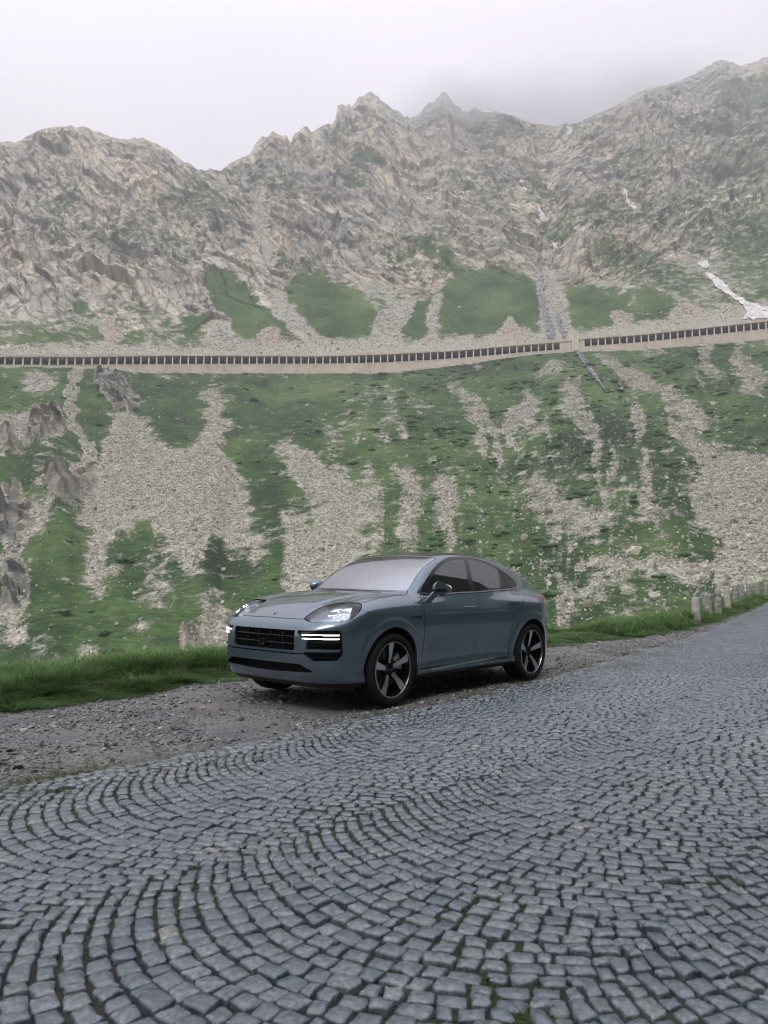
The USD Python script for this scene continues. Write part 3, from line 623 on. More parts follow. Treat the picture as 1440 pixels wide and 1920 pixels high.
def cobble_faces(nr):
    f = []
    for r in range(nr - 1):
        for i in range(8):
            j = (i + 1) % 8
            f += [[r*8+i, (r+1)*8+j, r*8+j], [r*8+i, (r+1)*8+i, (r+1)*8+j]]
    for i in range(8):
        f.append([(nr-1)*8+i, nr*8, (nr-1)*8+(i+1) % 8])
    return np.array(f)
F4, F3 = cobble_faces(4), cobble_faces(3)
def vnormals(v, f):
    n = np.zeros_like(v); fn = np.cross(v[f[:, 1]] - v[f[:, 0]], v[f[:, 2]] - v[f[:, 0]])
    for k in range(3):
        np.add.at(n, f[:, k], fn)
    return n / (np.linalg.norm(n, axis=1, keepdims=True) + 1e-12)
_t = cobble_mesh(order[0], True)
if vnormals(_t, F4)[-1, 2] < 0:
    F4, F3 = F4[:, ::-1], F3[:, ::-1]
F2 = np.array([[4, 5, 6], [4, 6, 7], [0, 1, 5], [0, 5, 4], [1, 2, 6], [1, 6, 5], [2, 3, 7], [2, 7, 6], [3, 0, 4], [3, 4, 7]])
_o = np.array([[-1, -1], [1, -1], [1, 1], [-1, 1]]) @ np.stack([RXv[0], TXv[0]])
if np.cross(np.append(_o[1] - _o[0], 0), np.append(_o[2] - _o[0], 0))[2] < 0:
    F2 = F2[:, ::-1]
inframe = (np.abs(cx) < 0.525 * (cy * 0.995) + 0.02) & (cy > 2.02)
near_ids = [k for k in order if inframe[k]][:300]
near_set = set(near_ids)
for k in near_ids:
    v = cobble_mesh(k, True)
    m = put_n('cobble', v, F4, vnormals(v, F4), COBBLE, road)
    attr(m, 'tint', np.full(len(v), tint[k]))
V, F, T, base = [], [], [], 0
for k in range(len(cob)):
    if k in near_set:
        continue
    lod = 2 if abs(cx[k]) > 0.56 * cy[k] + .7 else 0 if dist[k] < 4.6 else 1 if dist[k] < 11.5 else 2
    if lod < 2:
        v = cobble_mesh(k, lod == 0); f = F4 if lod == 0 else F3
    else:
        a, l = cob[k, 4] / 2 - 0.005, cob[k, 3] / 2 - 0.005
        o = np.array([[-a, -l], [a, -l], [a, l], [-a, l]]) + rng.normal(0, .004, (4, 2))
        o = np.vstack([o, o * .86]); zz = np.array([-.03] * 4 + [0.0] * 4) + Zc[k] + o[:, 0] * tilt[k, 0] + o[:, 1] * tilt[k, 1]
        v = np.stack([cx[k] + o[:, 0] * RXv[k, 0] + o[:, 1] * TXv[k, 0], cy[k] + o[:, 0] * RXv[k, 1] + o[:, 1] * TXv[k, 1], zz], 1); f = F2
    V.append(v); F.append(f + base); T.append(np.full(len(v), tint[k])); base += len(v)
V, F, T = np.vstack(V), np.vstack(F), np.concatenate(T)
m = put_n('cobbles', V, F, vnormals(V, F), COBBLE, road, kind='stuff')
attr(m, 'tint', T)
N_COB = len(cob)

# ---- shoulder and verge, one sheet each
def strip(name, t_in, t_out, ns, nt, s0, s1, material, dz=0.0, **kw):
    s = np.linspace(s0, s1, ns); w = np.linspace(0, 1, nt)
    S = np.repeat(s[:, None], nt, 1); T_ = t_in(s)[:, None] * (1 - w) + t_out(s)[:, None] * w
    x, y = road_pt(S.ravel(), T_.ravel()); z = shoulder_z(S.ravel(), T_.ravel()) + dz
    i = np.arange(ns * nt).reshape(ns, nt)
    qd = np.stack([i[:-1, :-1], i[1:, :-1], i[1:, 1:], i[:-1, 1:]], -1).reshape(-1, 4)
    sh = (ns, nt)
    nn = grid_normals(x.reshape(sh), y.reshape(sh), z.reshape(sh))
    if nn[:, 2].mean() < 0:
        nn = -nn
    if np.cross(np.array([x[i[1,0]]-x[0], y[i[1,0]]-y[0]]), np.array([x[i[1,1]]-x[0], y[i[1,1]]-y[0]])) < 0:
        qd = qd[:, ::-1]
    return put_n(name, np.stack([x, y, z], 1), qd, nn, material, **kw)
strip('gravel_shoulder', lambda s: 0 * s + 0.12, lambda s: verge_t(s) - 0.25, 420, 50, 0.3, 70, GRAVEL_BED, kind='structure')
strip('grass_verge', lambda s: verge_t(s) + 0.06 + 1.2 * EDGE_JIT(s * 2.3), lambda s: verge_t(s) - DROP_W(s) - 9, 420, 60, 0.3, LS[-1] - 2, TURF, 0.006, kind='structure')

# ------------------------------------------------------------------ the concrete road gallery
CONCRETE = mat('weathered_concrete', {
    'geo': ('geometry', {}), 'map': ('mapping', {'scale': (0.9, 0.9, 0.10)}), 'n': ('noise_texture', {'scale': 0.35, 'detail': 6.0, 'roughness': 0.65}), 'n2': ('noise_texture', {'scale': 0.12, 'detail': 4.0}),
    'r': ('rgb_ramp', {'ramp': [(0.28, (0.20, 0.175, 0.15)), (0.42, (0.44, 0.385, 0.315)), (0.6, (0.55, 0.485, 0.395)), (0.8, (0.60, 0.54, 0.455))]}), 'm': ('mix_float', {'fac': 0.45}), 'p': ('principled_bsdf', {'roughness': 0.9})},
    [('geo.position', 'map.vector'), ('map.vector', 'n.vector'), ('geo.position', 'n2.vector'), ('n.fac', 'm.a'), ('n2.fac', 'm.b'), ('m.result', 'r.fac'), ('r.color', 'p.base_color')])
PALE = mat('pale_concrete', {'p': ('principled_bsdf', {'base_color': (0.60, 0.56, 0.50), 'roughness': 0.9})})
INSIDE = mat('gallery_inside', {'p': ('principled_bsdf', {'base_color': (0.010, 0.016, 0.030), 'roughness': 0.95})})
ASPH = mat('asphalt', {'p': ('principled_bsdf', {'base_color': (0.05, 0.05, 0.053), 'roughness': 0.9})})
OTX = [-60, 0, 150, 320, 600, 720, 850, 1000, 1052, 1095, 1200, 1440, 1510]
OTY = [671, 671, 671, 668.7, 670, 666.5, 660, 647, 643.3, 637.3, 630, 604, 597]
OBY = [684.2, 684.2, 684.2, 682.7, 682.2, 680, 672.5, 659.3, 655.6, 649.5, 642, 616.3, 609]
ok_u = (np.abs(ucol) < 0.60)
GU = ucol[ok_u]; GDf = (d_f - 3.0)[ok_u]
def gline(px_list, y_list):
    u, e = sight(px_list, y_list); o = np.argsort(u)
    return EYE + gaussian_filter1d(np.interp(GU, u[o], e[o]), 8) * GDf
G_zo, G_zb, G_zt, G_zf = gline(OTX, OTY), gline(OTX, OBY), gline(GPX, GTOP), gline(GPX, GPY)
G_zo = G_zo + .30
G_xy = np.stack([GU * GDf, GDf], 1)
G_s = np.concatenate([[0], np.cumsum(np.hypot(*np.diff(G_xy, axis=0).T))])
G_t = np.gradient(G_xy, G_s, axis=0); G_t /= np.linalg.norm(G_t, axis=1, keepdims=True)
G_n = np.stack([G_t[:, 1], -G_t[:, 0]], 1)               # towards the valley
def g_at(px, y=670):
    u, _ = sight(px, y); return float(np.interp(u, GU, G_s))
def g_prof(s, pts):
    """pts: list of (out, z array function) -> points; swept along the gallery."""
    x = np.interp(s, G_s, G_xy[:, 0]); y = np.interp(s, G_s, G_xy[:, 1]); nx = np.interp(s, G_s, G_n[:, 0]); ny = np.interp(s, G_s, G_n[:, 1])
    zo, zb, zt, zf = (np.interp(s, G_s, a) for a in (G_zo, G_zb, G_zt, G_zf))
    L_ = []
    for out, fz in pts:
        L_.append(np.stack([x + nx * out, y + ny * out, fz(zo, zb, zt, zf)], 1))
    return np.stack(L_, 1)
def sweep(s0, s1, pts, step=3.0):
    s = np.linspace(s0, s1, max(2, int((s1 - s0) / step) + 1)); Pp = g_prof(s, pts); k = len(pts); n = len(s)
    v = Pp.reshape(-1, 3); f = []
    for i in range(n - 1):
        for j in range(k):
            a, b = i * k + j, i * k + (j + 1) % k
            f += [[a, b, b + k], [a, b + k, a + k]]
    for e, rev in ((0, True), ((n - 1) * k, False)):
        for j in range(1, k - 1):
            t = [e, e + j, e + j + 1]; f.append(t[::-1] if rev else t)
    m = trimesh.Trimesh(v, np.array(f), process=False)
    m.fix_normals(); return m
PITCH_P = 4.05
def gallery(label, px0, px1, open0, open1):
    s0, s1, a0, a1 = g_at(px0), g_at(px1), g_at(open0), g_at(open1)
    g = thing('road_gallery', label, 'gallery')
    put('roof', sweep(s0, s1, [(.55, lambda zo, zb, zt, zf: zo + .02), (.55, lambda zo, zb, zt, zf: zt - .45), (.15, lambda zo, zb, zt, zf: zt - .30), (.15, lambda zo, zb, zt, zf: zt), (-13, lambda zo, zb, zt, zf: zt + .8), (-13, lambda zo, zb, zt, zf: zo + .02)]), CONCRETE, g)
    put('retaining_wall', sweep(s0, s1, [(.30, lambda zo, zb, zt, zf: zf - 7), (.10, lambda zo, zb, zt, zf: zb - .25), (-.5, lambda zo, zb, zt, zf: zb - .25), (-.5, lambda zo, zb, zt, zf: zf - 7)]), CONCRETE, g)
    put('parapet', sweep(a0, a1, [(.22, lambda zo, zb, zt, zf: zb - .245), (.22, lambda zo, zb, zt, zf: zb), (-.35, lambda zo, zb, zt, zf: zb), (-.35, lambda zo, zb, zt, zf: zb - .245)]), PALE, g)
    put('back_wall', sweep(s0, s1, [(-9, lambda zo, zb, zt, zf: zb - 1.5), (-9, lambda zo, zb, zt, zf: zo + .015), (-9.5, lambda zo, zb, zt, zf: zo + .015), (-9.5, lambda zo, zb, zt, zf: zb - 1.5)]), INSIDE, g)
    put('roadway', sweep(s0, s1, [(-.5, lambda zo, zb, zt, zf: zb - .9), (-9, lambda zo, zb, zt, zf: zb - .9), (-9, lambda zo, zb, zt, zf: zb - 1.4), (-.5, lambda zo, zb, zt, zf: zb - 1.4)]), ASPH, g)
    for e0, e1 in ((s0, a0), (a1, s1)):
        if e1 - e0 > .8:
            put('end_wall', sweep(e0, e1, [(.1, lambda zo, zb, zt, zf: zb - .245), (.1, lambda zo, zb, zt, zf: zo + .015), (-.4, lambda zo, zb, zt, zf: zo + .015), (-.4, lambda zo, zb, zt, zf: zb - .245)]), CONCRETE, g)
    n = int(round((a1 - a0) / PITCH_P))
    for k in range(n + 1):
        s = a0 + (a1 - a0) * k / n
        put('pillar', sweep(s - .33, s + .33, [(.12, lambda zo, zb, zt, zf: zb + .002), (.12, lambda zo, zb, zt, zf: zo + .018), (-.34, lambda zo, zb, zt, zf: zo + .018), (-.34, lambda zo, zb, zt, zf: zb + .002)], 1.0), PALE, g)
    return g
gallery('long concrete avalanche gallery with dark openings, left of the waterfall chute', -42, 1071.5, -42, 1051)
gallery('concrete avalanche gallery with dark openings climbing to the right of the waterfall chute', 1085, 1482, 1095.5, 1482)
# the chute that carries the stream between the two
sa, sb = g_at(1072), g_at(1084.5)
ch = thing('water_chute', 'pale concrete chute carrying the stream between the two road galleries', 'chute')
mid = (sa + sb) / 2
put('side_wall', sweep(sa + .02, sa + .9, [(1.6, lambda zo, zb, zt, zf: zf - 5), (.9, lambda zo, zb, zt, zf: zt + 2.2), (-14, lambda zo, zb, zt, zf: zt + 4.5), (-14, lambda zo, zb, zt, zf: zf)]), PALE, ch)
put('side_wall', sweep(sb - .9, sb - .02, [(1.6, lambda zo, zb, zt, zf: zf - 5), (.9, lambda zo, zb, zt, zf: zt + 2.2), (-14, lambda zo, zb, zt, zf: zt + 4.5), (-14, lambda zo, zb, zt, zf: zf)]), PALE, ch)
put('bed', sweep(sa + .92, sb - .92, [(1.4, lambda zo, zb, zt, zf: zf - 5), (.2, lambda zo, zb, zt, zf: zt + .2), (-14, lambda zo, zb, zt, zf: zt + 2.5), (-14, lambda zo, zb, zt, zf: zf)]), CONCRETE, ch)

# ------------------------------------------------------------------ water and snow lying on the slope
WATER = mat('white_water', {'geo': ('geometry', {}), 'map': ('mapping', {'scale': (1.0, 0.35, 0.25)}), 'n': ('noise_texture', {'scale': 0.9, 'detail': 5.0, 'roughness': 0.7}),
    'r': ('rgb_ramp', {'ramp': [(0.45, (0.030, 0.031, 0.033)), (0.55, (0.10, 0.10, 0.10)), (0.66, (0.55, 0.56, 0.57))]}), 'p': ('principled_bsdf', {'roughness': 0.35})},
    [('geo.position', 'map.vector'), ('map.vector', 'n.vector'), ('n.fac', 'r.fac'), ('r.color', 'p.base_color')])
SNOW = mat('old_snow', {'geo': ('geometry', {}), 'n': ('noise_texture', {'scale': 0.25, 'detail': 5.0}), 'r': ('rgb_ramp', {'ramp': [(0.35, (0.40, 0.37, 0.36)), (0.5, (0.60, 0.57, 0.56)), (0.62, (0.72, 0.69, 0.68))]}), 'p': ('principled_bsdf', {'roughness': 0.7})},
    [('geo.position', 'n.vector'), ('n.fac', 'r.fac'), ('r.color', 'p.base_color')])
def overlay(poly_cr, lift, rag, step=0.34):
    x0, y0, x1, y1 = poly_cr.bounds
    c = np.arange(x0 - 1, x1 + 1, step); r = np.arange(y0 - 1, y1 + 1, step)
    C, R_ = np.meshgrid(c, r)
    jc = (fb2(C / 2.5, R_ / 2.5, 3, 301) - 0.5) * rag; jr = (fb2(C / 2.5, R_ / 2.5, 3, 305) - 0.5) * rag
    shapely.prepare(poly_cr)
    ins = shapely.contains_xy(poly_cr, C + jc, R_ + jr)
    q = ins[:-1, :-1] & ins[1:, :-1] & ins[1:, 1:] & ins[:-1, 1:]
    i = np.arange(C.size).reshape(C.shape)
    f = np.stack([i[:-1, :-1][q], i[:-1, 1:][q], i[1:, 1:][q], i[1:, :-1][q]], 1)
    if len(f) == 0:
        return None
    top = surf(C.ravel(), R_.ravel(), lift); used = np.unique(f); mp = -np.ones(C.size, int); mp[used] = np.arange(len(used))
    return top[used], mp[f]
def poly_on(pts):
    c, r = on_slope([p[0] for p in pts], [p[1] for p in pts]); return sg.Polygon(np.stack([c, r], 1)).buffer(0)
def line_on(pts, widths):
    c, r = on_slope([p[0] for p in pts], [p[1] for p in pts]); g = []
    for i in range(len(c) - 1):
        a, b = sg.Point(c[i], r[i]).buffer(widths[i]), sg.Point(c[i + 1], r[i + 1]).buffer(widths[i + 1]); g.append(a.union(b).convex_hull)
    return shapely.union_all(g)
def lay(name, poly, lift, rag, material, **kw):
    o = overlay(poly, lift, rag)
    if o is None:
        return
    put(name, o, material, None, True, **kw)
lay('stream', line_on([(1009, 478), (1016, 512), (1014, 548), (1024, 590), (1034, 632)], [1.0, 1.6, 2.2, 2.6, 4.0]), .5, 3.5, WATER, kind='structure')
lay('stream', line_on([(1046, 590), (1052, 615), (1058, 632)], [1.0, 2.0, 2.5]), .5, 4, WATER, kind='structure')
lay('stream', line_on([(1079, 657), (1088, 668), (1098, 684), (1108, 702), (1124, 722), (1138, 742)], [2.4, 2.6, 3.0, 2.6, 1.6, .8]), .6, 3.5, WATER, kind='structure')
SNOWS = [([(975, 326), (984, 334), (990, 346), (985, 348), (978, 338)], 'thin snow streak high on the grey rock above the scree gully'),
 ([(1003, 364), (1012, 368), (1027, 386), (1024, 391), (1014, 384)], 'narrow snow patch in the rock gully above the stream'),
 ([(1036, 438), (1044, 442), (1048, 449), (1040, 450)], 'small snow remnant at the head of the stream bed'),
 ([(1166, 346), (1174, 348), (1186, 364), (1198, 380), (1190, 382), (1180, 366)], 'lone slanting snow patch on the cliff to the right of the gully'),
 ([(1062, 237), (1076, 238), (1070, 247), (1064, 245)], 'tiny snow patch just below the cloud at the saddle'),
 ([(1306, 486), (1326, 486), (1332, 498), (1318, 503)], 'small snow patch above the long snow tongue'),
 ([(1320, 510), (1338, 514), (1356, 528), (1371, 546), (1400, 566), (1442, 576), (1442, 600), (1388, 600), (1402, 586), (1382, 566), (1352, 546), (1336, 530)], 'long snow tongue reaching down to the gallery roof')]
for pts, lab in SNOWS:
    lay('snow_patch', poly_on(pts), .55, 3.0, SNOW, label=lab, cat='snow patch', group='old snow left in the gullies')

# ------------------------------------------------------------------ the car (x forward from the front axle, y to its left, z up)
CAR_YAW, CAR_X, CAR_Y, CAR_ROLL = -2.2754, -0.6467, 8.528, 0.0165
WB, TYRE_R = 2.895, 0.379
def spl(pts, smooth=True):
    p = np.array(sorted(pts)); f = (CubicSpline(p[:, 0], p[:, 1], bc_type='natural') if smooth else PchipInterpolator(p[:, 0], p[:, 1]))
    return lambda x: f(np.clip(x, p[0, 0], p[-1, 0]))
def smax(a, b, k):
    h = np.clip(0.5 + 0.5 * (a - b) / k, 0, 1)
    return b + (a - b) * h + k * h * (1 - h)
def smin(a, b, k):
    return -smax(-a, -b, k)
P_plan = spl([(1.0, .945), (.7, .955), (.35, .972), (0, .982), (-.45, .968), (-.9, .955), (-1.6, .952), (-2.3, .966), (-2.8, .988), (-3.1, .983), (-3.3, .960), (-3.5, .915), (-3.9, .80)])
S_sec = spl([(.10, -.20), (.20, -.105), (.27, -.038), (.315, -.020), (.36, -.030), (.43, -.036), (.55, -.020), (.68, -.006), (.80, 0), (.90, -.003), (.97, -.013), (1.03, -.034), (1.08, -.062), (1.13, -.098), (1.2, -.16), (1.4, -.36)])
T_mid = spl([(1.06, .66), (1.0, .765), (.95, .835), (.905, .880), (.85, .915), (.76, .957), (.66, 1.000), (.53, 1.050), (.4, 1.084), (.18, 1.122), (-.02, 1.145), (-.23, 1.160), (-.45, 1.170), (-.7, 1.178), (-1.2, 1.184), (-2.4, 1.20), (-3.1, 1.205), (-3.55, 1.175), (-3.80, 1.125), (-4.0, 1.03)], False)
X_nose = spl([(.15, .70), (.22, .79), (.28, .860), (.34, .902), (.42, .930), (.50, .943), (.60, .952), (.70, .957), (.78, .954), (.84, .936), (.90, .892), (1.0, .79), (1.2, .5)])
X_tail = spl([(.15, 3.68), (.25, 3.82), (.35, 3.90), (.50, 3.965), (.62, 3.975), (.72, 3.955), (.85, 3.935), (1.0, 3.92), (1.10, 3.89), (1.18, 3.84), (1.4, 3.66)])
G_top = spl([(.4, .78), (0, 1.0), (-.25, 1.115), (-.55, 1.295), (-.80, 1.435), (-1.0, 1.535), (-1.18, 1.602), (-1.36, 1.642), (-1.55, 1.665), (-1.8, 1.674), (-2.1, 1.664), (-2.4, 1.634), (-2.7, 1.592), (-3.0, 1.522), (-3.3, 1.423), (-3.55, 1.325), (-3.75, 1.24), (-3.95, 1.13), (-4.2, .98)])
def fend(x, y):                       # raised wings beside the bonnet
    return 0.030 * np.exp(-((np.abs(y) - .74) / .13) ** 2) * sstep(.95, .45, x) * sstep(-1.0, -.3, x)
def car_f(x, y, z):
    """Signed field of the closed body, negative inside (about metres)."""
    a = np.abs(y)
    flare = 0
    for xc in (0.0, -WB):
        r = np.sqrt((x - xc) ** 2 + (z - TYRE_R) ** 2)
        flare = flare + sstep(.555, .505, r) * sstep(.18, .30, z)
    door = sstep(-.35, -.75, x) * sstep(-2.5, -2.05, x)
    W = P_plan(x) + S_sec(z) + 0.013 * flare - 0.012 * door * np.exp(-((z - .52) / .13) ** 2)
    W = W + 0.018 * np.exp(-((z - 1.02) / .10) ** 2) * sstep(-2.1, -2.9, x) * sstep(-3.9, -3.3, x)      # haunch
    side = a - W
    crown = 0.035 * (a / .75) ** 2 + 0.22 * np.maximum(a - .72, 0) ** 2
    rib = 0.015 * sstep(.46 - .10 * x, .41 - .10 * x, a) * sstep(.86, .6, x) * sstep(-.7, -.2, x)
    top = (z - (T_mid(x) - crown + fend(x, y) + rib)) * 0.93
    bow = .07 * a ** 2 + 1.45 * np.maximum(a - .52, 0) ** 2
    nose = (x - (X_nose(z) - bow)) * 0.95
    tail = (-x - (X_tail(z) - .10 * a ** 2 - 2.6 * np.maximum(a - .5, 0) ** 2)) * 0.95
    low = smax(smax(side, top, .07), smax(nose, tail, .05), .085)
    low = smax(low, 0.225 - z + 0 * x + 0 * y, .05)
    # cabin
    zz = z - 1.18
    plan = np.where(x < -1.7, -.115 * ((x + 1.7) / 1.3) ** 2, -.045 * ((x + 1.7) / 1.1) ** 2)
    Wg = .872 + plan - .46 * zz - .22 * np.maximum(zz, 0) ** 2
    gs = (a - Wg) * 0.90
    shield = sstep(-.9, -.4, x)
    gt = (z - (G_top(x) - .022 * shield - (.065 + .115 * shield) * a ** 2)) * (0.99 - .13 * shield)
    cabin = smax(gs, gt, .085)
    cabin = smax(smax(cabin, .95 - z, .03), tail, .06)
    return smin(low, cabin, .035)
def car_grad(p, e=0.0015):
    g = np.stack([car_f(p[:, 0] + e, p[:, 1], p[:, 2]) - car_f(p[:, 0] - e, p[:, 1], p[:, 2]), car_f(p[:, 0], p[:, 1] + e, p[:, 2]) - car_f(p[:, 0], p[:, 1] - e, p[:, 2]), car_f(p[:, 0], p[:, 1], p[:, 2] + e) - car_f(p[:, 0], p[:, 1], p[:, 2] - e)], 1) / (2 * e)
    return g
def level_mesh(fun, lo, hi, h, level=0.0, project=True):
    """Surface nets of fun = level on a regular grid, pulled onto the surface."""
    ax = [np.arange(lo[k], hi[k] + h, h) for k in range(3)]
    F = np.ascontiguousarray(fun(ax[0][:, None, None], ax[1][None, :, None], ax[2][None, None, :]) - level)
    inside = F < 0
    c = np.zeros(tuple(n - 1 for n in F.shape), np.int8)
    for a, b, d in np.ndindex(2, 2, 2):
        c += inside[a:a + c.shape[0], b:b + c.shape[1], d:d + c.shape[2]]
    act = (c > 0) & (c < 8)
    ids = -np.ones(c.shape, np.int64); cells = np.argwhere(act); ids[act] = np.arange(len(cells))
    acc = np.zeros((len(cells), 3)); cnt = np.zeros(len(cells))
    i, j, k = cells.T
    for axis in range(3):
        for b, d in ((0, 0), (0, 1), (1, 0), (1, 1)):
            o = np.zeros(3, int); others = [q for q in range(3) if q != axis]; o[others[0]], o[others[1]] = b, d
            e = o.copy(); e[axis] = 1
            f0 = F[i + o[0], j + o[1], k + o[2]]; f1 = F[i + e[0], j + e[1], k + e[2]]
            cr = (f0 < 0) != (f1 < 0)
            t = np.where(cr, f0 / np.where(f0 == f1, 1, f0 - f1), 0)
            p = np.tile(o.astype(float), (len(cells), 1)); p[:, axis] = t
            acc[cr] += p[cr]; cnt[cr] += 1
    v = (cells + acc / cnt[:, None]) * h + np.array([a[0] for a in ax])
    quads = []
    for axis in range(3):
        others = [q for q in range(3) if q != axis]
        sl0 = [slice(1, -1)] * 3; sl1 = [slice(1, -1)] * 3
        sl0[axis] = slice(0, -1); sl1[axis] = slice(1, None)
        s0, s1 = inside[tuple(sl0)], inside[tuple(sl1)]
        e = np.argwhere(s0 != s1); flip = s0[s0 != s1]
        g = e.copy(); g[:, others[0]] += 1; g[:, others[1]] += 1
        def cell(b, d):
            m = g.copy(); m[:, others[0]] -= b; m[:, others[1]] -= d
            return ids[m[:, 0], m[:, 1], m[:, 2]]
        qd = np.stack([cell(1, 1), cell(0, 1), cell(0, 0), cell(1, 0)], 1)
        if axis == 1:
            flip = ~flip
        qd[~flip] = qd[~flip][:, ::-1]
        quads.append(qd)
    quads = np.vstack(quads)
    if project:
        for _ in range(3):
            g = car_grad(v); val = car_f(v[:, 0], v[:, 1], v[:, 2]) - level
            v = v - g * (np.clip(val, -h, h) / (np.sum(g * g, 1) + 1e-9))[:, None]
    return v, quads
def solid(v, q):
    """A closed quad mesh as a Manifold; each quad is cut along its shorter diagonal."""
    d0 = np.linalg.norm(v[q[:, 0]] - v[q[:, 2]], axis=1); d1 = np.linalg.norm(v[q[:, 1]] - v[q[:, 3]], axis=1)
    a = d0 <= d1
    t = np.vstack([q[a][:, [0, 1, 2]], q[a][:, [0, 2, 3]], q[~a][:, [0, 1, 3]], q[~a][:, [1, 2, 3]]])
    m = m3.Manifold(m3.Mesh(np.ascontiguousarray(v, np.float32), np.ascontiguousarray(t, np.uint32)))
    return m
_lo, _hi = (-4.12, -1.06, .16), (1.02, 1.06, 1.74)
H_FINE = 0.017
OUTER = solid(*level_mesh(car_f, _lo, _hi, H_FINE))
INNER = solid(*level_mesh(car_f, _lo, _hi, 0.034, -0.030))
CORE = solid(*level_mesh(car_f, _lo, _hi, 0.045, -0.075))
if OUTER.volume() < 0:
    raise RuntimeError('inside out')
def prism(poly, axis, a0, a1):
    """A shapely polygon pushed through space along an axis. axis 'x': poly in (y, z); 'y': (x, z); 'z': (x, y)."""
    out = m3.Manifold()
    for g in getattr(poly, 'geoms', [poly]):
        if g.is_empty:
            continue
        cs = m3.CrossSection([np.array(g.exterior.coords)[:-1]] + [np.array(r.coords)[:-1] for r in g.interiors], m3.FillRule.EvenOdd)
        e = cs.extrude(a1 - a0)
        if axis == 'z':
            e = e.translate((0, 0, a0))
        elif axis == 'y':       # (u, v, w) -> (u, w, v) mirrored to keep the handedness
            e = e.transform(np.array([[1, 0, 0, 0], [0, 0, -1, a1], [0, 1, 0, 0]], float))
        else:                   # (u, v, w) -> (w, u, v)
            e = e.transform(np.array([[0, 0, 1, a0], [1, 0, 0, 0], [0, 1, 0, 0]], float))
        out = out + e
    return out
def mir(m):
    return m.mirror((0, 1, 0))
def rounded(pts, r, n=4):
    p = sg.Polygon(pts)
    return p.buffer(-r, quad_segs=n).buffer(2 * r, quad_segs=n).buffer(-r, quad_segs=n) if r else p
def curve(pts, n=8, closed=True):
    """A smooth closed outline through the points."""
    p = np.array(pts + pts[:1], float)
    t = np.concatenate([[0], np.cumsum(np.linalg.norm(np.diff(p, axis=0), axis=1) ** 0.5)])
    cs = CubicSpline(t, p, bc_type='periodic')
    return sg.Polygon(cs(np.linspace(0, t[-1], n * len(pts), endpoint=False))).buffer(0)

def car_part(name, m, material, parent, crease=32, body=True, skin_only=False, **kw):
    """A Manifold as one mesh; corners that lie on the body's skin take the skin's exact normal."""
    if m.is_empty():
        return None
    me = m.to_mesh(); v = np.asarray(me.vert_properties[:, :3], float); f = np.asarray(me.tri_verts)
    if not body:
        return put(name, (v, f), material, parent, smooth=crease, **kw)
    fn = np.cross(v[f[:, 1]] - v[f[:, 0]], v[f[:, 2]] - v[f[:, 0]]); fn /= np.linalg.norm(fn, axis=1, keepdims=True) + 1e-12
    g = car_grad(v); g /= np.linalg.norm(g, axis=1, keepdims=True) + 1e-9
    onskin = np.abs(car_f(v[:, 0], v[:, 1], v[:, 2])) < 0.004
    if skin_only:
        k_ = onskin[f].all(1) & (np.einsum('fj,fj->f', g[f].mean(1), fn) > .5)
        f, fn = f[k_], fn[k_]
    cn = np.repeat(fn[:, None], 3, 1)
    gc = g[f]; use = onskin[f] & (np.einsum('fkj,fj->fk', gc, fn) > 0.72)
    cn[use] = gc[use]
    p = UsdGeom.Mesh.Define(stage, numbered(path_of(parent), name))
    p.CreatePointsAttr(Vt.Vec3fArray.FromNumpy(np.ascontiguousarray(v[f].reshape(-1, 3), np.float32)))
    p.CreateFaceVertexCountsAttr(Vt.IntArray.FromNumpy(np.full(len(f), 3, np.int32)))
    p.CreateFaceVertexIndicesAttr(Vt.IntArray.FromNumpy(np.arange(3 * len(f), dtype=np.int32)))
    p.CreateSubdivisionSchemeAttr('none')
    p.CreateNormalsAttr(Vt.Vec3fArray.FromNumpy(np.ascontiguousarray(cn.reshape(-1, 3), np.float32))); p.SetNormalsInterpolation('vertex')
    UsdShade.MaterialBindingAPI.Apply(p.GetPrim()).Bind(material)
    return tag(p.GetPrim(), **kw)

PAINT = mat('grey_blue_paint', {'p': ('principled_bsdf', {'base_color': (0.082, 0.118, 0.158), 'metallic': 0.66, 'roughness': 0.30, 'specular_ior_level': 0.5, 'coat_weight': 1.0, 'coat_roughness': 0.02, 'coat_ior': 1.75})})
GLOSSBLK = mat('gloss_black_trim', {'p': ('principled_bsdf', {'base_color': (0.004, 0.004, 0.005), 'roughness': 0.18})})
MATTBLK = mat('matt_black_plastic', {'p': ('principled_bsdf', {'base_color': (0.010, 0.010, 0.011), 'roughness': 0.55, 'specular_ior_level': 0.3})})
DARK = mat('dark_inside', {'p': ('principled_bsdf', {'base_color': (0.012, 0.012, 0.013), 'roughness': 0.9, 'specular_ior_level': 0.1})})
SILVER = mat('turned_silver', {'p': ('principled_bsdf', {'base_color': (0.62, 0.63, 0.65), 'metallic': 1.0, 'roughness': 0.28})})
SATIN = mat('satin_alloy', {'p': ('principled_bsdf', {'base_color': (0.42, 0.44, 0.47), 'metallic': 0.9, 'roughness': 0.35})})
RUBBER = mat('tyre_rubber', {'geo': ('texture_coordinate', {}), 'n': ('noise_texture', {'scale': 30.0, 'detail': 3.0}), 'r': ('rgb_ramp', {'ramp': [(0.3, (0.006, 0.006, 0.0065)), (0.7, (0.012, 0.012, 0.0115))]}), 'p': ('principled_bsdf', {'roughness': 0.85, 'specular_ior_level': 0.2})}, [('geo.object', 'n.vector'), ('n.fac', 'r.fac'), ('r.color', 'p.base_color')])
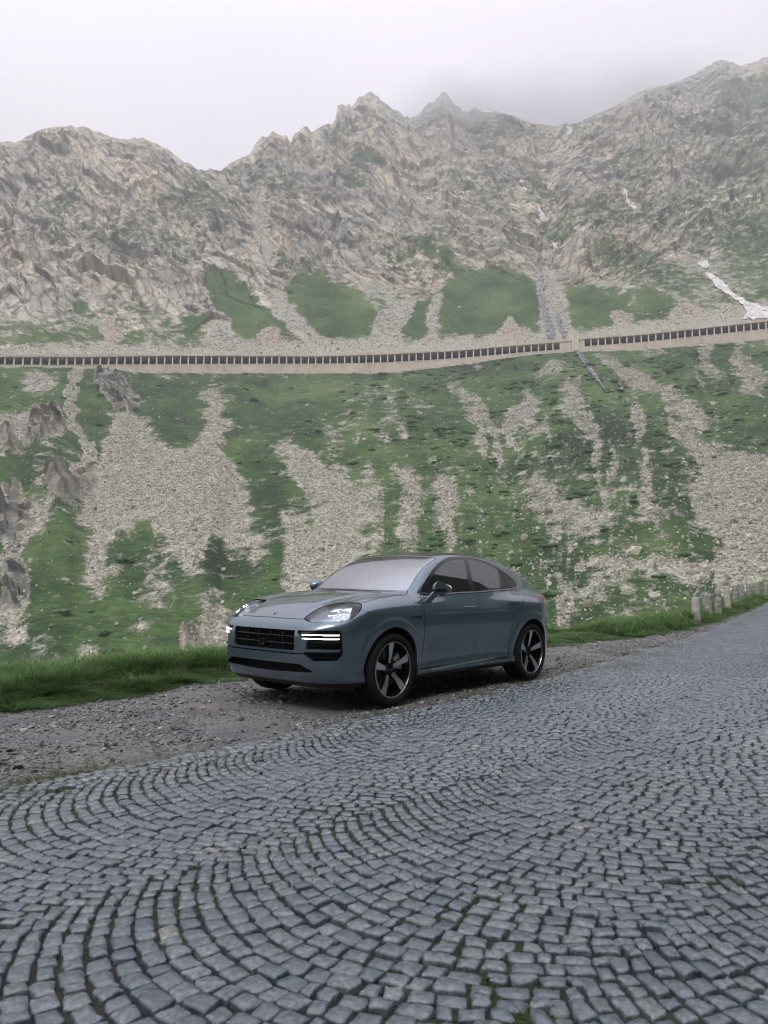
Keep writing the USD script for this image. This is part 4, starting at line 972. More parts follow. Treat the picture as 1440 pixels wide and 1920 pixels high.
def pane(name, tint, ior, rough=0.01):
    return mat(name, {'t': ('transparent_bsdf', {'color': tint}), 'g': ('glossy_bsdf', {'color': (0.95, 0.96, 1.0), 'roughness': rough}), 'f': ('fresnel', {'IOR': ior}), 'm': ('mix_closure', {})},
               [('f.fac', 'm.fac'), ('t.BSDF', 'm.closure1'), ('g.BSDF', 'm.closure2')], surface='m.closure')
SCREEN = pane('windscreen_glass', (0.45, 0.48, 0.50), 5.0)
SIDEGLASS = pane('side_glass', (0.04, 0.05, 0.055), 2.05)
LAMPGLASS = pane('lamp_cover', (0.86, 0.88, 0.9), 1.5)
LED = mat('lit_led', {'e': ('emission', {'color': (1.0, 0.97, 0.98), 'strength': 0.6})}, surface='e.emission')
BEAM = mat('lit_headlamp', {'e': ('emission', {'color': (1.0, 0.96, 0.95), 'strength': 1.2})}, surface='e.emission')
CHROME = mat('lamp_reflector', {'p': ('principled_bsdf', {'base_color': (0.50, 0.54, 0.60), 'metallic': 0.8, 'roughness': 0.38})})
REDLENS = mat('red_lens', {'p': ('principled_bsdf', {'base_color': (0.20, 0.006, 0.006), 'roughness': 0.12, 'coat_weight': 0.6})})
LEATHER = mat('dark_leather', {'p': ('principled_bsdf', {'base_color': (0.018, 0.018, 0.020), 'roughness': 0.6})})
CALIPER = mat('brake_caliper', {'p': ('principled_bsdf', {'base_color': (0.42, 0.45, 0.40), 'roughness': 0.4})})
DISC = mat('brake_disc', {'p': ('principled_bsdf', {'base_color': (0.12, 0.12, 0.125), 'metallic': 1.0, 'roughness': 0.45})})

_cx = UsdGeom.Xform.Define(stage, numbered('/World', 'parked_car'))
_cx.AddTranslateOp().Set(Gf.Vec3d(CAR_X, CAR_Y, 0.0)); _cx.AddRotateZOp().Set(math.degrees(CAR_YAW)); _cx.AddRotateXOp().Set(-math.degrees(CAR_ROLL))
car = tag(_cx.GetPrim(), 'blue-grey coupe SUV with lit headlights parked on the gravel beside the cobbled road', 'car')
#, 'blue-grey coupe SUV with lit headlights parked on the gravel beside the cobbled road', 'car', (CAR_X, CAR_Y, 0.0), CAR_YAW)
# ---- outlines, side view (x, z)
DLO = curve([(-.587, 1.143), (-.74, 1.259), (-.951, 1.391), (-1.191, 1.506), (-1.419, 1.573), (-1.632, 1.594), (-1.85, 1.597), (-2.103, 1.580), (-2.329, 1.538), (-2.553, 1.470), (-2.765, 1.378), (-2.900, 1.300), (-2.935, 1.262), (-2.87, 1.236), (-2.66, 1.213), (-2.2, 1.196), (-1.669, 1.177), (-1.1, 1.158)], 10)
GLASS = DLO.buffer(-.022)
cut_b = sg.Polygon([(-1.535, 1.15), (-1.652, 1.15), (-1.85, 1.64), (-1.785, 1.64)])
cut_q = sg.Polygon([(-2.41, 1.20), (-2.43, 1.20), (-2.515, 1.348), (-2.56, 1.60), (-2.54, 1.60), (-2.494, 1.348)]); cut_m = sg.box(-.885, .9, -.865, 1.8)
LINE_F = [(-.590, 1.150), (-.572, 1.06), (-.550, .9), (-.545, .6), (-.530, .40), (-.50, .345)]
LINE_M = [(-1.680, 1.19), (-1.655, 1.07), (-1.630, .85), (-1.62, .6), (-1.62, .34)]
LINE_R = [(-2.84, 1.245), (-2.815, 1.16), (-2.71, 1.06), (-2.60, .975), (-2.50, .88), (-2.42, .775), (-2.375, .66), (-2.355, .52), (-2.35, .345)]
front_door = sg.Polygon(LINE_F + [(-1.62, .345)] + LINE_M[::-1][1:])
rear_door = sg.Polygon(LINE_M + LINE_R[::-1]).buffer(0)
GAP = .0044
dlo_cut = DLO.buffer(.012)
front_door = front_door.difference(dlo_cut.buffer(.004)).buffer(-.003).buffer(.006, quad_segs=4).buffer(-.003); rear_door = rear_door.difference(dlo_cut.buffer(.004)).buffer(-.003).buffer(.006, quad_segs=4).buffer(-.003)
# ---- top view (x, y): bonnet
_hd = [(.848, 0), (.848, .20), (.838, .37), (.818, .478), (.715, .508), (.602, .545), (.50, .605), (.44, .70), (.40, .79), (.33, .826), (.16, .824), (-.014, .818), (-.238, .806), (-.435, .771), (-.535, .715), (-.50, .60), (-.42, .35), (-.385, 0)]
hood = curve(_hd + [(a, -b) for a, b in _hd[-2:0:-1]], 6)
# ---- front view (y, z)
grille = rounded([(-.468, .796), (.468, .796), (.464, .61), (.456, .598), (-.456, .598), (-.464, .61)], .010)
intake = sg.Polygon([(.500, .799), (.868, .806), (.884, .795), (.889, .775), (.895, .602), (.886, .557), (.857, .514), (.67, .503), (.585, .566), (.590, .60), (.610, .632), (.603, .708), (.56, .735), (.500, .775)]).buffer(-.006).buffer(.012, quad_segs=4).buffer(-.006)
chin_line = sg.Polygon([(-.50, .562), (.50, .562), (.60, .571), (.60, .580), (.50, .574), (-.50, .574), (-.60, .580), (-.60, .571)])
intake_l = intake
chin_grille = rounded([(-.53, .468), (.53, .468), (.675, .400), (.60, .392), (.2, .376), (-.2, .376), (-.60, .392), (-.675, .400)], .008)
lip = rounded([(-1.0, .20), (1.0, .20), (1.0, .255), (.6, .262), (.2, .262), (-.2, .262), (-.6, .262), (-1.0, .255)], 0)
# headlamp outline, seen along the diagonal: coordinates (across, up) in a frame turned by HL_A
HL_A = math.radians(38)
def lamp_frame(m):                      # local (depth, across, up) -> car
    c, s = math.cos(HL_A), math.sin(HL_A)
    return m.transform(np.array([[c, -s, 0, 0], [s, c, 0, 0], [0, 0, 1, 0]], float))
def across(x, y):
    return -math.sin(HL_A) * x + math.cos(HL_A) * y
HL = [(across(x, y), z) for x, y, z in [(.822,.487,.908), (.713,.472,.962), (.602,.486,1.010), (.502,.526,1.042), (.462,.631,1.060), (.426,.75,1.066), (.383,.823,1.063), (.401,.871,1.042), (.448,.904,1.011), (.512,.917,.966), (.566,.911,.931), (.629,.886,.907), (.752,.771,.894), (.842,.592,.884), (.838,.544,.893)]]
lamp = curve(HL, 6)
lamp_prism = lambda grow: lamp_frame(prism(lamp.buffer(grow), 'x', .25, 1.4))
shield_poly = rounded([(-.722, 1.184), (.722, 1.184), (.668, 1.43), (.628, 1.565), (.60, 1.580), (.3, 1.597), (0, 1.602), (-.3, 1.597), (-.60, 1.580), (-.628, 1.565), (-.668, 1.43)], .02)
shield_p = prism(shield_poly, 'x', -1.45, -.15)
SKIN = OUTER - INNER
# wheel openings
def wheel_hole(xc, r):
    c = m3.Manifold.cylinder(.60, r, r, 96).rotate((90, 0, 0)).translate((xc, 1.15, TYRE_R))
    return c + mir(c)
holes = wheel_hole(0, .437) + wheel_hole(-WB, .437)
SKIN = SKIN - holes
both = lambda m: m + mir(m)
side_p = lambda poly: prism(poly, 'y', .35, 1.3)
front_p = lambda poly: prism(poly, 'x', .42, 1.3)
roof_poly = curve([(-1.25, 0), (-1.25, .50), (-1.36, .575), (-1.7, .60), (-2.3, .585), (-2.85, .535), (-2.93, .45), (-2.95, 0), (-2.93, -.45), (-2.85, -.535), (-2.3, -.585), (-1.7, -.60), (-1.36, -.575), (-1.25, -.50)], 6)
roof_p = prism(roof_poly, 'z', 1.45, 1.8)
rear_win = prism(rounded([(-3.05, -.50), (-3.05, .50), (-3.62, .46), (-3.62, -.46)], .03), 'z', 1.15, 1.8)
tail_poly = rounded([(-.86, 1.035), (.86, 1.035), (.93, 1.048), (.93, 1.098), (-.93, 1.098), (-.93, 1.048)], .008)
tail_p = prism(tail_poly, 'x', -4.2, -3.20)
hood_p = lambda g: prism(hood.buffer(g), 'z', .80, 1.5) 
sill_highlight_p = both(side_p(rounded([(-.70, .308), (-2.02, .345), (-2.02, .362), (-.70, .330)], .006)))  # bright satin band standing in for the light reflected along the sill
openings = both(side_p(dlo_cut)) + hood_p(GAP) + both(side_p(front_door.buffer(GAP * 2))) + both(side_p(rear_door.buffer(GAP * 2))) + front_p(grille) + both(front_p(intake)) + front_p(chin_grille) + front_p(chin_line) + both(lamp_prism(.006)) + shield_p + roof_p + rear_win + tail_p
upper_half = m3.Manifold.cube((7, 4, 3), True).translate((-1.5, 0, 1.95))       # z > .45
body = SKIN - openings
low_cut = .284
lower_body = m3.Manifold.cube((7, 4, 2 * low_cut), True).translate((-1.5, 0, 0))
car_part('body', body - lower_body, PAINT, car)
car_part('lower_trim', (body ^ lower_body), MATTBLK, car)
car_part('bonnet', SKIN ^ (hood_p(-GAP) - both(lamp_prism(.006))), PAINT, car)
for nm, poly in (('front_door', front_door), ('rear_door', rear_door)):
    d = SKIN ^ side_p(poly.buffer(-GAP * 0.5))
    for k, dd in enumerate((d, mir(d))):
        door = car_part(nm, dd, PAINT, car)
        sgn_ = 1 if k == 0 else -1
        # handle: a slim grip standing off a shallow cup
        hx0, hz0 = (-1.45, .995) if nm == 'front_door' else (-2.475, 1.045)
        yw = float(P_plan(hx0) + S_sec(hz0)) + (.016 if nm == 'rear_door' else 0)
        g_ = m3.Manifold.hull(sum((m3.Manifold.sphere(.014, 16).scale((1.2, .8, 1)).translate((hx0 + sx_ * .105, yw + .022, hz0 + .002 * sx_)) for sx_ in (-1, 1)), m3.Manifold()))
        g_ = g_ + m3.Manifold.cube((.03, .05, .018), True).translate((hx0 + .10, yw, hz0)) + m3.Manifold.cube((.03, .05, .018), True).translate((hx0 - .10, yw, hz0))
        cup = m3.Manifold.sphere(1, 32).scale((.085, .006, .026)).translate((hx0, yw + .001, hz0 - .004))
        h_ = car_part('handle', mir(g_) if k else g_, PAINT, door, body=False, crease=50)
# glass and its black surround
GL = OUTER - solid(*level_mesh(car_f, _lo, _hi, 0.034, -0.011)); GL = GL - holes
thin = GL
surround = dlo_cut.buffer(-.003).difference(GLASS)
surround = surround.union(GLASS.intersection(cut_b)).union(GLASS.intersection(cut_q)).union(GLASS.intersection(cut_m))
inset = lambda m: m
d = SKIN ^ side_p(surround.buffer(0))
car_part('window_surround', d, GLOSSBLK, car); car_part('window_surround', mir(d), GLOSSBLK, car)
gl = GLASS.difference(cut_b).difference(cut_q).difference(cut_m)
for g in sorted(gl.geoms, key=lambda g: -g.centroid.x):
    nm = 'quarter_glass' if g.area < .06 else 'side_window'
    d = (GL ^ side_p(g.buffer(-.002)))
    for dd in (d, mir(d)):
        car_part(nm, dd, SIDEGLASS, car, skin_only=True)
bottom_line = DLO.buffer(.010).difference(DLO.buffer(-.003)).intersection(sg.Polygon([(-.55, 1.10), (-3.1, 1.10), (-3.1, 1.30), (-2.92, 1.285), (-2.86, 1.25), (-2.6, 1.228), (-1.6, 1.193), (-1.0, 1.172), (-.57, 1.155)]))
d = (SKIN ^ side_p(bottom_line)).scale((1, 1.002, 1))
for dd in (d, mir(d)):
    car_part('window_strip', dd, SATIN, car, body=False)
car_part('windscreen', GL ^ prism(shield_poly.buffer(-.004), 'x', -1.45, -.15), SCREEN, car, skin_only=True)
frame_ws = (SKIN ^ (shield_p - prism(shield_poly.buffer(-.030), 'x', -1.45, -.15)))
car_part('windscreen_border', frame_ws.scale((1, 1, .999)).translate((-.002, 0, -.004)), GLOSSBLK, car, body=False)
car_part('roof_panel', SKIN ^ prism(roof_poly.buffer(-GAP), 'z', 1.45, 1.8), GLOSSBLK, car)
car_part('rear_window', GL ^ rear_win, SIDEGLASS, car, skin_only=True)
car_part('tail_light', SKIN ^ prism(tail_poly.buffer(-.002), 'x', -4.2, -3.20), REDLENS, car)
d = (SKIN ^ sill_highlight_p).scale((1, 1.0035, 1))
for dd in (d ^ m3.Manifold.cube((9, 4, 4)).translate((-6, 0, 0)), d ^ m3.Manifold.cube((9, 4, 4)).translate((-6, -4, 0))):
    car_part('sill_trim', dd, SATIN, car, body=False)
# dark core behind the openings, and the floor of the car
core = (CORE - both(wheel_hole(0, .47)) - wheel_hole(-WB, .47)) ^ m3.Manifold.cube((7, 4, 2), True).translate((-1.5, 0, -.10))     # z < .90
core = core - m3.Manifold.cube((2.0, 1.5, 1.2), True).translate((-1.75, 0, 1.0))
core = core ^ m3.Manifold.cube((4.55, 4, 4), True).translate((-1.62, 0, 0))
car_part('underbody', core, DARK, car, body=False)
for xc in (0., -WB):
    ln = m3.Manifold.cylinder(.32, .462, .462, 48).rotate((90, 0, 0)).translate((xc, .93, TYRE_R)) - m3.Manifold.cylinder(.36, .450, .450, 48).rotate((90, 0, 0)).translate((xc, .95, TYRE_R))
    ln = (ln ^ OUTER) - m3.Manifold.cube((7, 4, .4), True).translate((-1.5, 0, 0.05))
    for k in range(2):
        car_part('wheel_arch_liner', mir(ln) if k else ln, DARK, car, body=False)

# ---- wheels
def lathe_y(prof, n=96, close=True):
    """Profile points (y, r), turned about the y axis; closed ring."""
    p = np.array(prof, float); k = len(p); a = np.linspace(0, 2 * np.pi, n, endpoint=False)
    v = np.stack([np.outer(np.cos(a), p[:, 1]), np.tile(p[:, 0], (n, 1)), np.outer(np.sin(a), p[:, 1])], -1).reshape(-1, 3)
    f = []
    for i in range(n):
        for j in range(k if close else k - 1):
            a0, a1 = i * k + j, i * k + (j + 1) % k; b0, b1 = ((i + 1) % n) * k + j, ((i + 1) % n) * k + (j + 1) % k
            f.append([a0, a1, b1, b0])
    return trimesh.Trimesh(v, np.vstack([np.array(f)[:, [0, 1, 2]], np.array(f)[:, [0, 2, 3]]]), process=False)
def fixed(m):
    m.fix_normals(); return m
TYRE = [(-.128, .290), (-.139, .305), (-.1425, .330), (-.139, .352), (-.126, .368), (-.10, .3765), (-.094, .3775), (-.092, .370), (-.084, .370), (-.082, .3785), (-.036, .379), (-.034, .371), (-.026, .371), (-.024, .379), (.024, .379), (.026, .371), (.034, .371), (.036, .379), (.082, .3785), (.084, .370), (.092, .370), (.094, .3775), (.10, .3765), (.126, .368), (.139, .352), (.1425, .330), (.139, .305), (.128, .290)]
RIM = [(-.125, .288), (.122, .288), (.128, .285), (.126, .276), (.110, .268), (.02, .262), (-.10, .262), (-.125, .270)]
LIPR = [(.1215, .2905), (.1300, .2885), (.1315, .2785), (.1240, .2765)]
tyre_m, rim_m, lip_m = fixed(lathe_y(TYRE)), fixed(lathe_y(RIM)), fixed(lathe_y(LIPR))
def blade(face):
    """One spoke along +z, in the plane facing +y. face: the turned front face, otherwise the dark body behind it."""
    rad = np.array([.040, .068, .115, .17, .225, .262, .279]); wl = np.array([-.018, -.022, -.025, -.029, -.034, -.037, -.042]); wr = np.array([.018, .021, .024, .029, .036, .041, .045])
    tw = np.array([.000, .002, .004, .004, .002, -.001, -.003]); yf = np.array([.066, .076, .090, .102, .110, .114, .116])
    if face:
        rad, wl, wr, tw, yf = rad[1:], wl[1:] * 1.02, wr[1:] * 1.04, tw[1:], yf[1:] + .0025
    dep = .004 if face else .050
    L_ = []
    for r, a, b, t, y in zip(rad, wl, wr, tw, yf):
        L_ += [[a + t, y - .002, r], [b + t, y + .003, r], [b * (1 if face else .8) + t, y - dep, r], [a * (1 if face else .8) + t, y - dep, r]]
    v = np.array(L_); f = []
    for i in range(len(rad) - 1):
        for k in range(4):
            a, b = i * 4 + k, i * 4 + (k + 1) % 4
            f += [[a, b, b + 4], [a, b + 4, a + 4]]
    f += [[0, 2, 1], [0, 3, 2]]; e = (len(rad) - 1) * 4; f += [[e, e + 1, e + 2], [e, e + 2, e + 3]]
    m = trimesh.Trimesh(v, f, process=False); m.fix_normals(); return m
def turned(m, a):
    return m.copy().apply_transform(trimesh.transformations.rotation_matrix(a, [0, 1, 0]))
hub_m = fixed(lathe_y([(.02, .001), (.046, .001), (.048, .020), (.046, .050), (.045, .068), (.040, .074), (.02, .076)], 40))
disc_m = fixed(lathe_y([(-.012, .08), (.012, .08), (.012, .205), (-.012, .205)], 64))
back_m = fixed(lathe_y([(-.07, .001), (-.06, .001), (-.06, .262), (-.07, .262)], 48))
cal = m3.CrossSection([np.array([(r * math.cos(a), r * math.sin(a)) for a in np.linspace(-.42, .42, 12) for r in (.225,)] + [(r * math.cos(a), r * math.sin(a)) for a in np.linspace(.42, -.42, 12) for r in (.135,)])]).extrude(.085)
cal_t = trimesh.Trimesh(cal.to_mesh().vert_properties[:, :3], cal.to_mesh().tri_verts)
cal_t.apply_transform(trimesh.transformations.rotation_matrix(math.pi / 2, [1, 0, 0])); cal_t.apply_translation([0, .055, 0])
def wheel(x, side, ang, cal_a):
    w = UsdGeom.Xform.Define(stage, numbered(path_of(car), 'wheel'))
    w.AddTranslateOp().Set(Gf.Vec3d(x, side * .842, TYRE_R))
    if side < 0:
        w.AddRotateZOp().Set(180.0)
    w = w.GetPrim()
    put('tyre', tyre_m, RUBBER, w, smooth=35); put('rim', rim_m, GLOSSBLK, w, smooth=35); put('rim_lip', lip_m, SILVER, w, smooth=35)
    put('hub', hub_m, GLOSSBLK, w, smooth=35); put('brake_disc', disc_m, DISC, w, smooth=35); put('back_plate', back_m, DARK, w, smooth=35)
    put('brake_caliper', turned(cal_t, cal_a), CALIPER, w)
    for k in range(5):
        a = math.radians(ang + 72 * k)
        put('spoke', turned(blade(False), a), GLOSSBLK, w, smooth=25); put('spoke_face', turned(blade(True), a), SILVER, w, smooth=25)
wheel(0, 1, 4, math.radians(-160)); wheel(-WB, 1, -2, math.radians(-30)); wheel(0, -1, 20, math.radians(200)); wheel(-WB, -1, 50, 0)

# ---- front details
def skin_pt(x, y, z, off=0.0):
    """The nearest point of the skin, moved outwards by off."""
    p = np.array([[x, y, z]], float)
    for _ in range(6):
        g = car_grad(p); p = p - g * (car_f(p[:, 0], p[:, 1], p[:, 2]) / np.sum(g * g, 1))[:, None]
    g = car_grad(p)[0]; n = g / np.linalg.norm(g)
    return p[0] + off * n, n
def rod(a, b, r, n=10):
    s1 = m3.Manifold.sphere(r, n)
    return m3.Manifold.hull(s1.translate(tuple(a)) + s1.translate(tuple(b)))
def bar_on_skin(pts, r, off, sq=(1, 1, 1)):
    q = [skin_pt(*p, off)[0] for p in pts]
    out = m3.Manifold()
    for a, b in zip(q[:-1], q[1:]):
        out = out + m3.Manifold.hull(m3.Manifold.sphere(r, 12).scale(sq).translate(tuple(a)) + m3.Manifold.sphere(r, 12).scale(sq).translate(tuple(b)))
    return out
ys = np.linspace(-.462, .462, 15)
for z in (.735, .663):
    car_part('grille_bar', bar_on_skin([(.93, y, z) for y in ys], .010, -.022, (1, 1, .62)), MATTBLK if False else GLOSSBLK, car, body=False, crease=60)
for y in (-.27, -.09, .09, .27):
    car_part('grille_rib', bar_on_skin([(.93, y, z) for z in np.linspace(.60, .795, 5)], .008, -.040), GLOSSBLK, car, body=False, crease=60)
for k in range(22):
    y = -.45 + .9 * k / 21
    car_part('grille_slat', bar_on_skin([(.93, y, z) for z in (.60, .70, .795)], .004, -.060), MATTBLK, car, body=False, crease=60)
p_, n_v = skin_pt(.95, 0.0, .660, -.012)
ring = m3.Manifold.cylinder(.03, .042, .038, 32) - m3.Manifold.cylinder(.05, .024, .024, 32).translate((0, 0, .012))
car_part('grille_sensor', ring.rotate((0, 90, 0)).translate((p_[0] - .02, 0, p_[2])), GLOSSBLK, car, body=False)
for sd in (1, -1):
    f_ = (lambda m: m) if sd > 0 else mir
    car_part('intake_blade', f_(SKIN ^ front_p(sg.Polygon([(.58, .590), (.868, .596), (.868, .620), (.62, .622), (.60, .616)]))), PAINT, car)
    for z in (.757, .720):
        bar = sg.Polygon([(.560, z - .004), (.575, z - .0075), (.66, z - .0075), (.665, z - .0045), (.755, z - .0045), (.76, z - .0075), (.862, z - .0065), (.862, z + .0075), (.575, z + .0075), (.560, z + .005)])
        car_part('daytime_light', f_(SKIN ^ front_p(bar)), LED, car)
    car_part('light_backing', f_((OUTER - INNER).translate((-.03, -.012, 0)) ^ front_p(sg.Polygon([(.50, .675), (.89, .675), (.89, .80), (.50, .80)]))), GLOSSBLK, car, body=False)
    for k in range(4):
        z = .53 + .04 * k
        car_part('intake_slat', f_((OUTER - INNER).translate((-.055, -.012, 0)) ^ front_p(sg.box(.56, z, .89, z + .006))), MATTBLK, car, body=False)
    # headlamp: a clear cover, a grey bowl, four lit modules and light strips
    hl = car_part('headlight', f_(GL ^ lamp_prism(-.002)), LAMPGLASS, car, skin_only=True)
    bowl = (solid(*level_mesh(car_f, (.2, .3, .7), (1.0, 1.02, 1.2), .02, -.052, False)) if False else None)
    car_part('lamp_bowl', f_((INNER.translate((-.035, -.02, -.012)) - CORE.translate((-.03, -.02, -.02))) ^ lamp_prism(.012)), CHROME, hl, body=False)
    car_part('lamp_end', f_((OUTER - INNER).translate((-.006, -.006, 0)).translate((0, 0, -.002)) ^ lamp_frame(prism(lamp.buffer(-.004).intersection(sg.Polygon([(across(.445, .80), 1.052), (across(.60, .89), .90), (across(.3, .99), .90), (across(.3, .99), 1.055)])), 'x', .25, 1.4))), GLOSSBLK, hl, body=False)
    for a, b in (((.607, .669, 1.011), (.570, .755, 1.018)), ((.552, .785, 1.022), (.500, .836, 1.026)), ((.625, .665, .988), (.600, .735, .994)), ((.575, .775, .998), (.535, .825, 1.002)), ((.708, .696, .957), (.664, .775, .962)), ((.640, .795, .969), (.585, .852, .973))):
        q0, q1 = skin_pt(*a, -.020)[0], skin_pt(*b, -.020)[0]
        car_part('light_strip', f_(rod(q0, q1, .0034, 8)), BEAM, hl, body=False)
    for a in ((.610, .752, .996), (.540, .838, 1.003), (.694, .769, .938), (.628, .842, .944)):
        q0 = skin_pt(*a, -.024)[0]
        car_part('light_lens', f_(m3.Manifold.sphere(.0105, 16).translate(tuple(q0))), BEAM, hl, body=False)
# crest on the bonnet and lettering on the wing
p_, n_v = skin_pt(.80, 0, .95, .001)
crest = sg.Polygon([(-.022, .030), (.022, .030), (.022, .002), (.012, -.020), (0, -.030), (-.012, -.020), (-.022, .002)])
ang_n = math.atan2(n_v[0], n_v[2])
def on_bonnet(poly, h0):
    cm = prism(poly, 'z', 0, .003).rotate((0, 0, 90)).rotate((0, math.degrees(ang_n), 0)).translate(tuple(p_ + n_v * h0)); return cm
crest_p = car_part('crest', on_bonnet(crest, 0), SATIN, car, body=False)
car_part('crest_shield', on_bonnet(affinity.scale(crest, .45, .45), .003), GLOSSBLK, crest_p, body=False)
txt = meshkit.text_mesh('e-hybrid', .030, .003)
tb = txt.bounds; tw_ = tb[1][0] - tb[0][0]; txt.apply_scale([.175 / tw_, 1, 1])
q0, nn = skin_pt(-.315, .97, .905, .001)
for sd in (1, -1):
    t_ = txt.copy(); v = np.array(t_.vertices); v[:, 0] -= v[:, 0].min()
    # reading towards the tail on the left flank, towards the nose on the right one
    x_ = -.315 - v[:, 0] if sd > 0 else -.49 + v[:, 0]
    w_ = np.stack([x_, q0[1] + v[:, 2] - .0005, .900 + v[:, 1]], 1); w_[:, 1] *= sd
    t_ = trimesh.Trimesh(w_, t_.faces, process=False); t_.fix_normals()
    put('lettering', t_, GLOSSBLK, car)
# ---- mirrors
for sd in (1, -1):
    f_ = (lambda m: m) if sd > 0 else mir
    head = m3.Manifold.hull(m3.Manifold.sphere(1, 40).scale((.110, .115, .084)).translate((-.785, 1.020, 1.222)) + m3.Manifold.sphere(1, 24).scale((.03, .092, .066)).translate((-.872, 1.010, 1.214)))
    topc = head ^ m3.Manifold.cube((2, 2, 1), True).translate((0, 0, 1.202 + .5)); lowc = head.scale((1, 1, 1)) ^ m3.Manifold.cube((2, 2, 1), True).translate((0, 0, 1.190 - .5))
    mp = car_part('mirror', f_(topc), PAINT, car, body=False, crease=50)
    car_part('mirror_base', f_(lowc), PAINT, mp, body=False, crease=50)
    inner_h = m3.Manifold.hull(m3.Manifold.sphere(1, 32).scale((.102, .108, .072)).translate((-.785, 1.020, 1.214)) + m3.Manifold.sphere(1, 24).scale((.03, .086, .060)).translate((-.868, 1.010, 1.21)))
    car_part('mirror_band', f_(inner_h ^ m3.Manifold.cube((2, 2, .03), True).translate((0, 0, 1.196))), GLOSSBLK, mp, body=False, crease=50)
    stem = m3.Manifold.hull(m3.Manifold.sphere(1, 24).scale((.055, .030, .030)).translate((-.745, .945, 1.16)) + m3.Manifold.sphere(1, 24).scale((.062, .02, .026)).translate((-.70, .898, 1.082)))
    car_part('mirror_stem', f_(stem), PAINT, mp, body=False, crease=50)
    car_part('mirror_glass', f_(m3.Manifold.sphere(1, 32).scale((.006, .074, .05)).translate((-.893, 1.005, 1.212))), SILVER, mp, body=False, crease=50)
# ---- cabin
def rbox(sx, sy, sz, r, c):
    s1 = m3.Manifold.sphere(r, 12)
    return m3.Manifold.hull(sum((s1.translate((c[0] + i * (sx / 2 - r), c[1] + j * (sy / 2 - r), c[2] + k * (sz / 2 - r))) for i in (-1, 1) for j in (-1, 1) for k in (-1, 1)), m3.Manifold()))
for x, ys_ in ((-1.55, (.38, -.38)), (-2.45, (.38, -.38))):
    for y in ys_:
        st = car_part('seat', rbox(.52, .50, .16, .06, (x + .12, y, .78)) + rbox(.16, .48, .58, .06, (0, 0, .29)).rotate((0, -14, 0)).translate((x - .16, y, .78)), LEATHER, car, body=False, crease=50)
        car_part('headrest', rbox(.10, .26, .18, .045, (x - .30, y, 1.41)), LEATHER, st, body=False, crease=50)
car_part('dashboard', rbox(.46, 1.36, .22, .08, (-.62, 0, 1.02)) , LEATHER, car, body=False, crease=50)
sw = trimesh.creation.torus(.175, .014, 40, 10); sw.apply_transform(trimesh.transformations.rotation_matrix(math.radians(68), [0, 1, 0])); sw.apply_translation([-.98, .38, 1.06])
put('steering_wheel', sw, LEATHER, car, smooth=50)
car_part('rear_view_mirror', rbox(.03, .22, .065, .014, (-1.02, .0, 1.475)), MATTBLK, car, body=False, crease=50)
# roof spoiler and number-plate-free tail
sp_poly = rounded([(-2.98, -.50), (-2.92, -.56), (-3.10, -.52), (-3.22, -.40), (-3.24, 0), (-3.22, .40), (-3.10, .52), (-2.92, .56), (-2.98, .50), (-3.05, 0)], 0)
car_part('roof_spoiler', prism(sp_poly, 'z', 1.49, 1.525).rotate((0, -7, 0)).translate((.19, 0, -.355)), GLOSSBLK, car, body=False)

# ------------------------------------------------------------------ stones, shrubs, grass
rng = np.random.default_rng(77)
ROCK = mat('loose_rock', {'geo': ('geometry', {}), 'oi': ('object_info', {}), 'n': ('noise_texture', {'scale': 2.2, 'detail': 5.0, 'roughness': 0.65}),
    'r': ('rgb_ramp', {'ramp': [(0.0, (0.19, 0.180, 0.148)), (0.4, (0.285, 0.272, 0.226)), (0.8, (0.37, 0.355, 0.300)), (1.0, (0.47, 0.45, 0.385))]}), 'nr': ('rgb_ramp', {'ramp': [(0.3, (0.72, 0.72, 0.72)), (0.6, (1.1, 1.1, 1.1))]}), 'm': ('mix', {'mix_type': 'multiply', 'fac': 1.0}), 'p': ('principled_bsdf', {'roughness': 0.9})},
    [('geo.position', 'n.vector'), ('oi.random', 'r.fac'), ('n.fac', 'nr.fac'), ('r.color', 'm.color1'), ('nr.color', 'm.color2'), ('m.color', 'p.base_color')])
PEBBLE = mat('gravel_stone', {'geo': ('geometry', {}), 'oi': ('object_info', {}), 'n': ('noise_texture', {'scale': 60.0, 'detail': 3.0}),
    'r': ('rgb_ramp', {'ramp': [(0.0, (0.065, 0.067, 0.074)), (0.4, (0.120, 0.120, 0.127)), (0.75, (0.170, 0.165, 0.166)), (0.95, (0.24, 0.23, 0.222)), (1.0, (0.34, 0.33, 0.32))]}), 'nr': ('rgb_ramp', {'ramp': [(0.3, (0.8, 0.8, 0.8)), (0.7, (1.15, 1.15, 1.15))]}), 'm': ('mix', {'mix_type': 'multiply', 'fac': 1.0}), 'p': ('principled_bsdf', {'roughness': 0.72})},
    [('geo.position', 'n.vector'), ('oi.random', 'r.fac'), ('n.fac', 'nr.fac'), ('r.color', 'm.color1'), ('nr.color', 'm.color2'), ('m.color', 'p.base_color')])
def rock_proto(seed, n=16, flat=0.7):
    r = np.random.default_rng(seed); p = r.normal(size=(n, 3)); p /= np.linalg.norm(p, axis=1, keepdims=True); p *= r.uniform(.75, 1.1, (n, 1)); p *= [1, r.uniform(.65, .95), flat * r.uniform(.7, 1.1)]
    return trimesh.convex.convex_hull(p)
protos = [(rock_proto(400 + k), ROCK, False) for k in range(6)]
Pg = np.stack([Xg2, Yg2, Zg2], -1)
area = np.linalg.norm(np.cross(Pg[1:, :-1] - Pg[:-1, :-1], Pg[:-1, 1:] - Pg[:-1, :-1]), axis=-1)
vis_c = (np.abs(ucol[:-1]) < 0.57)[None, :]
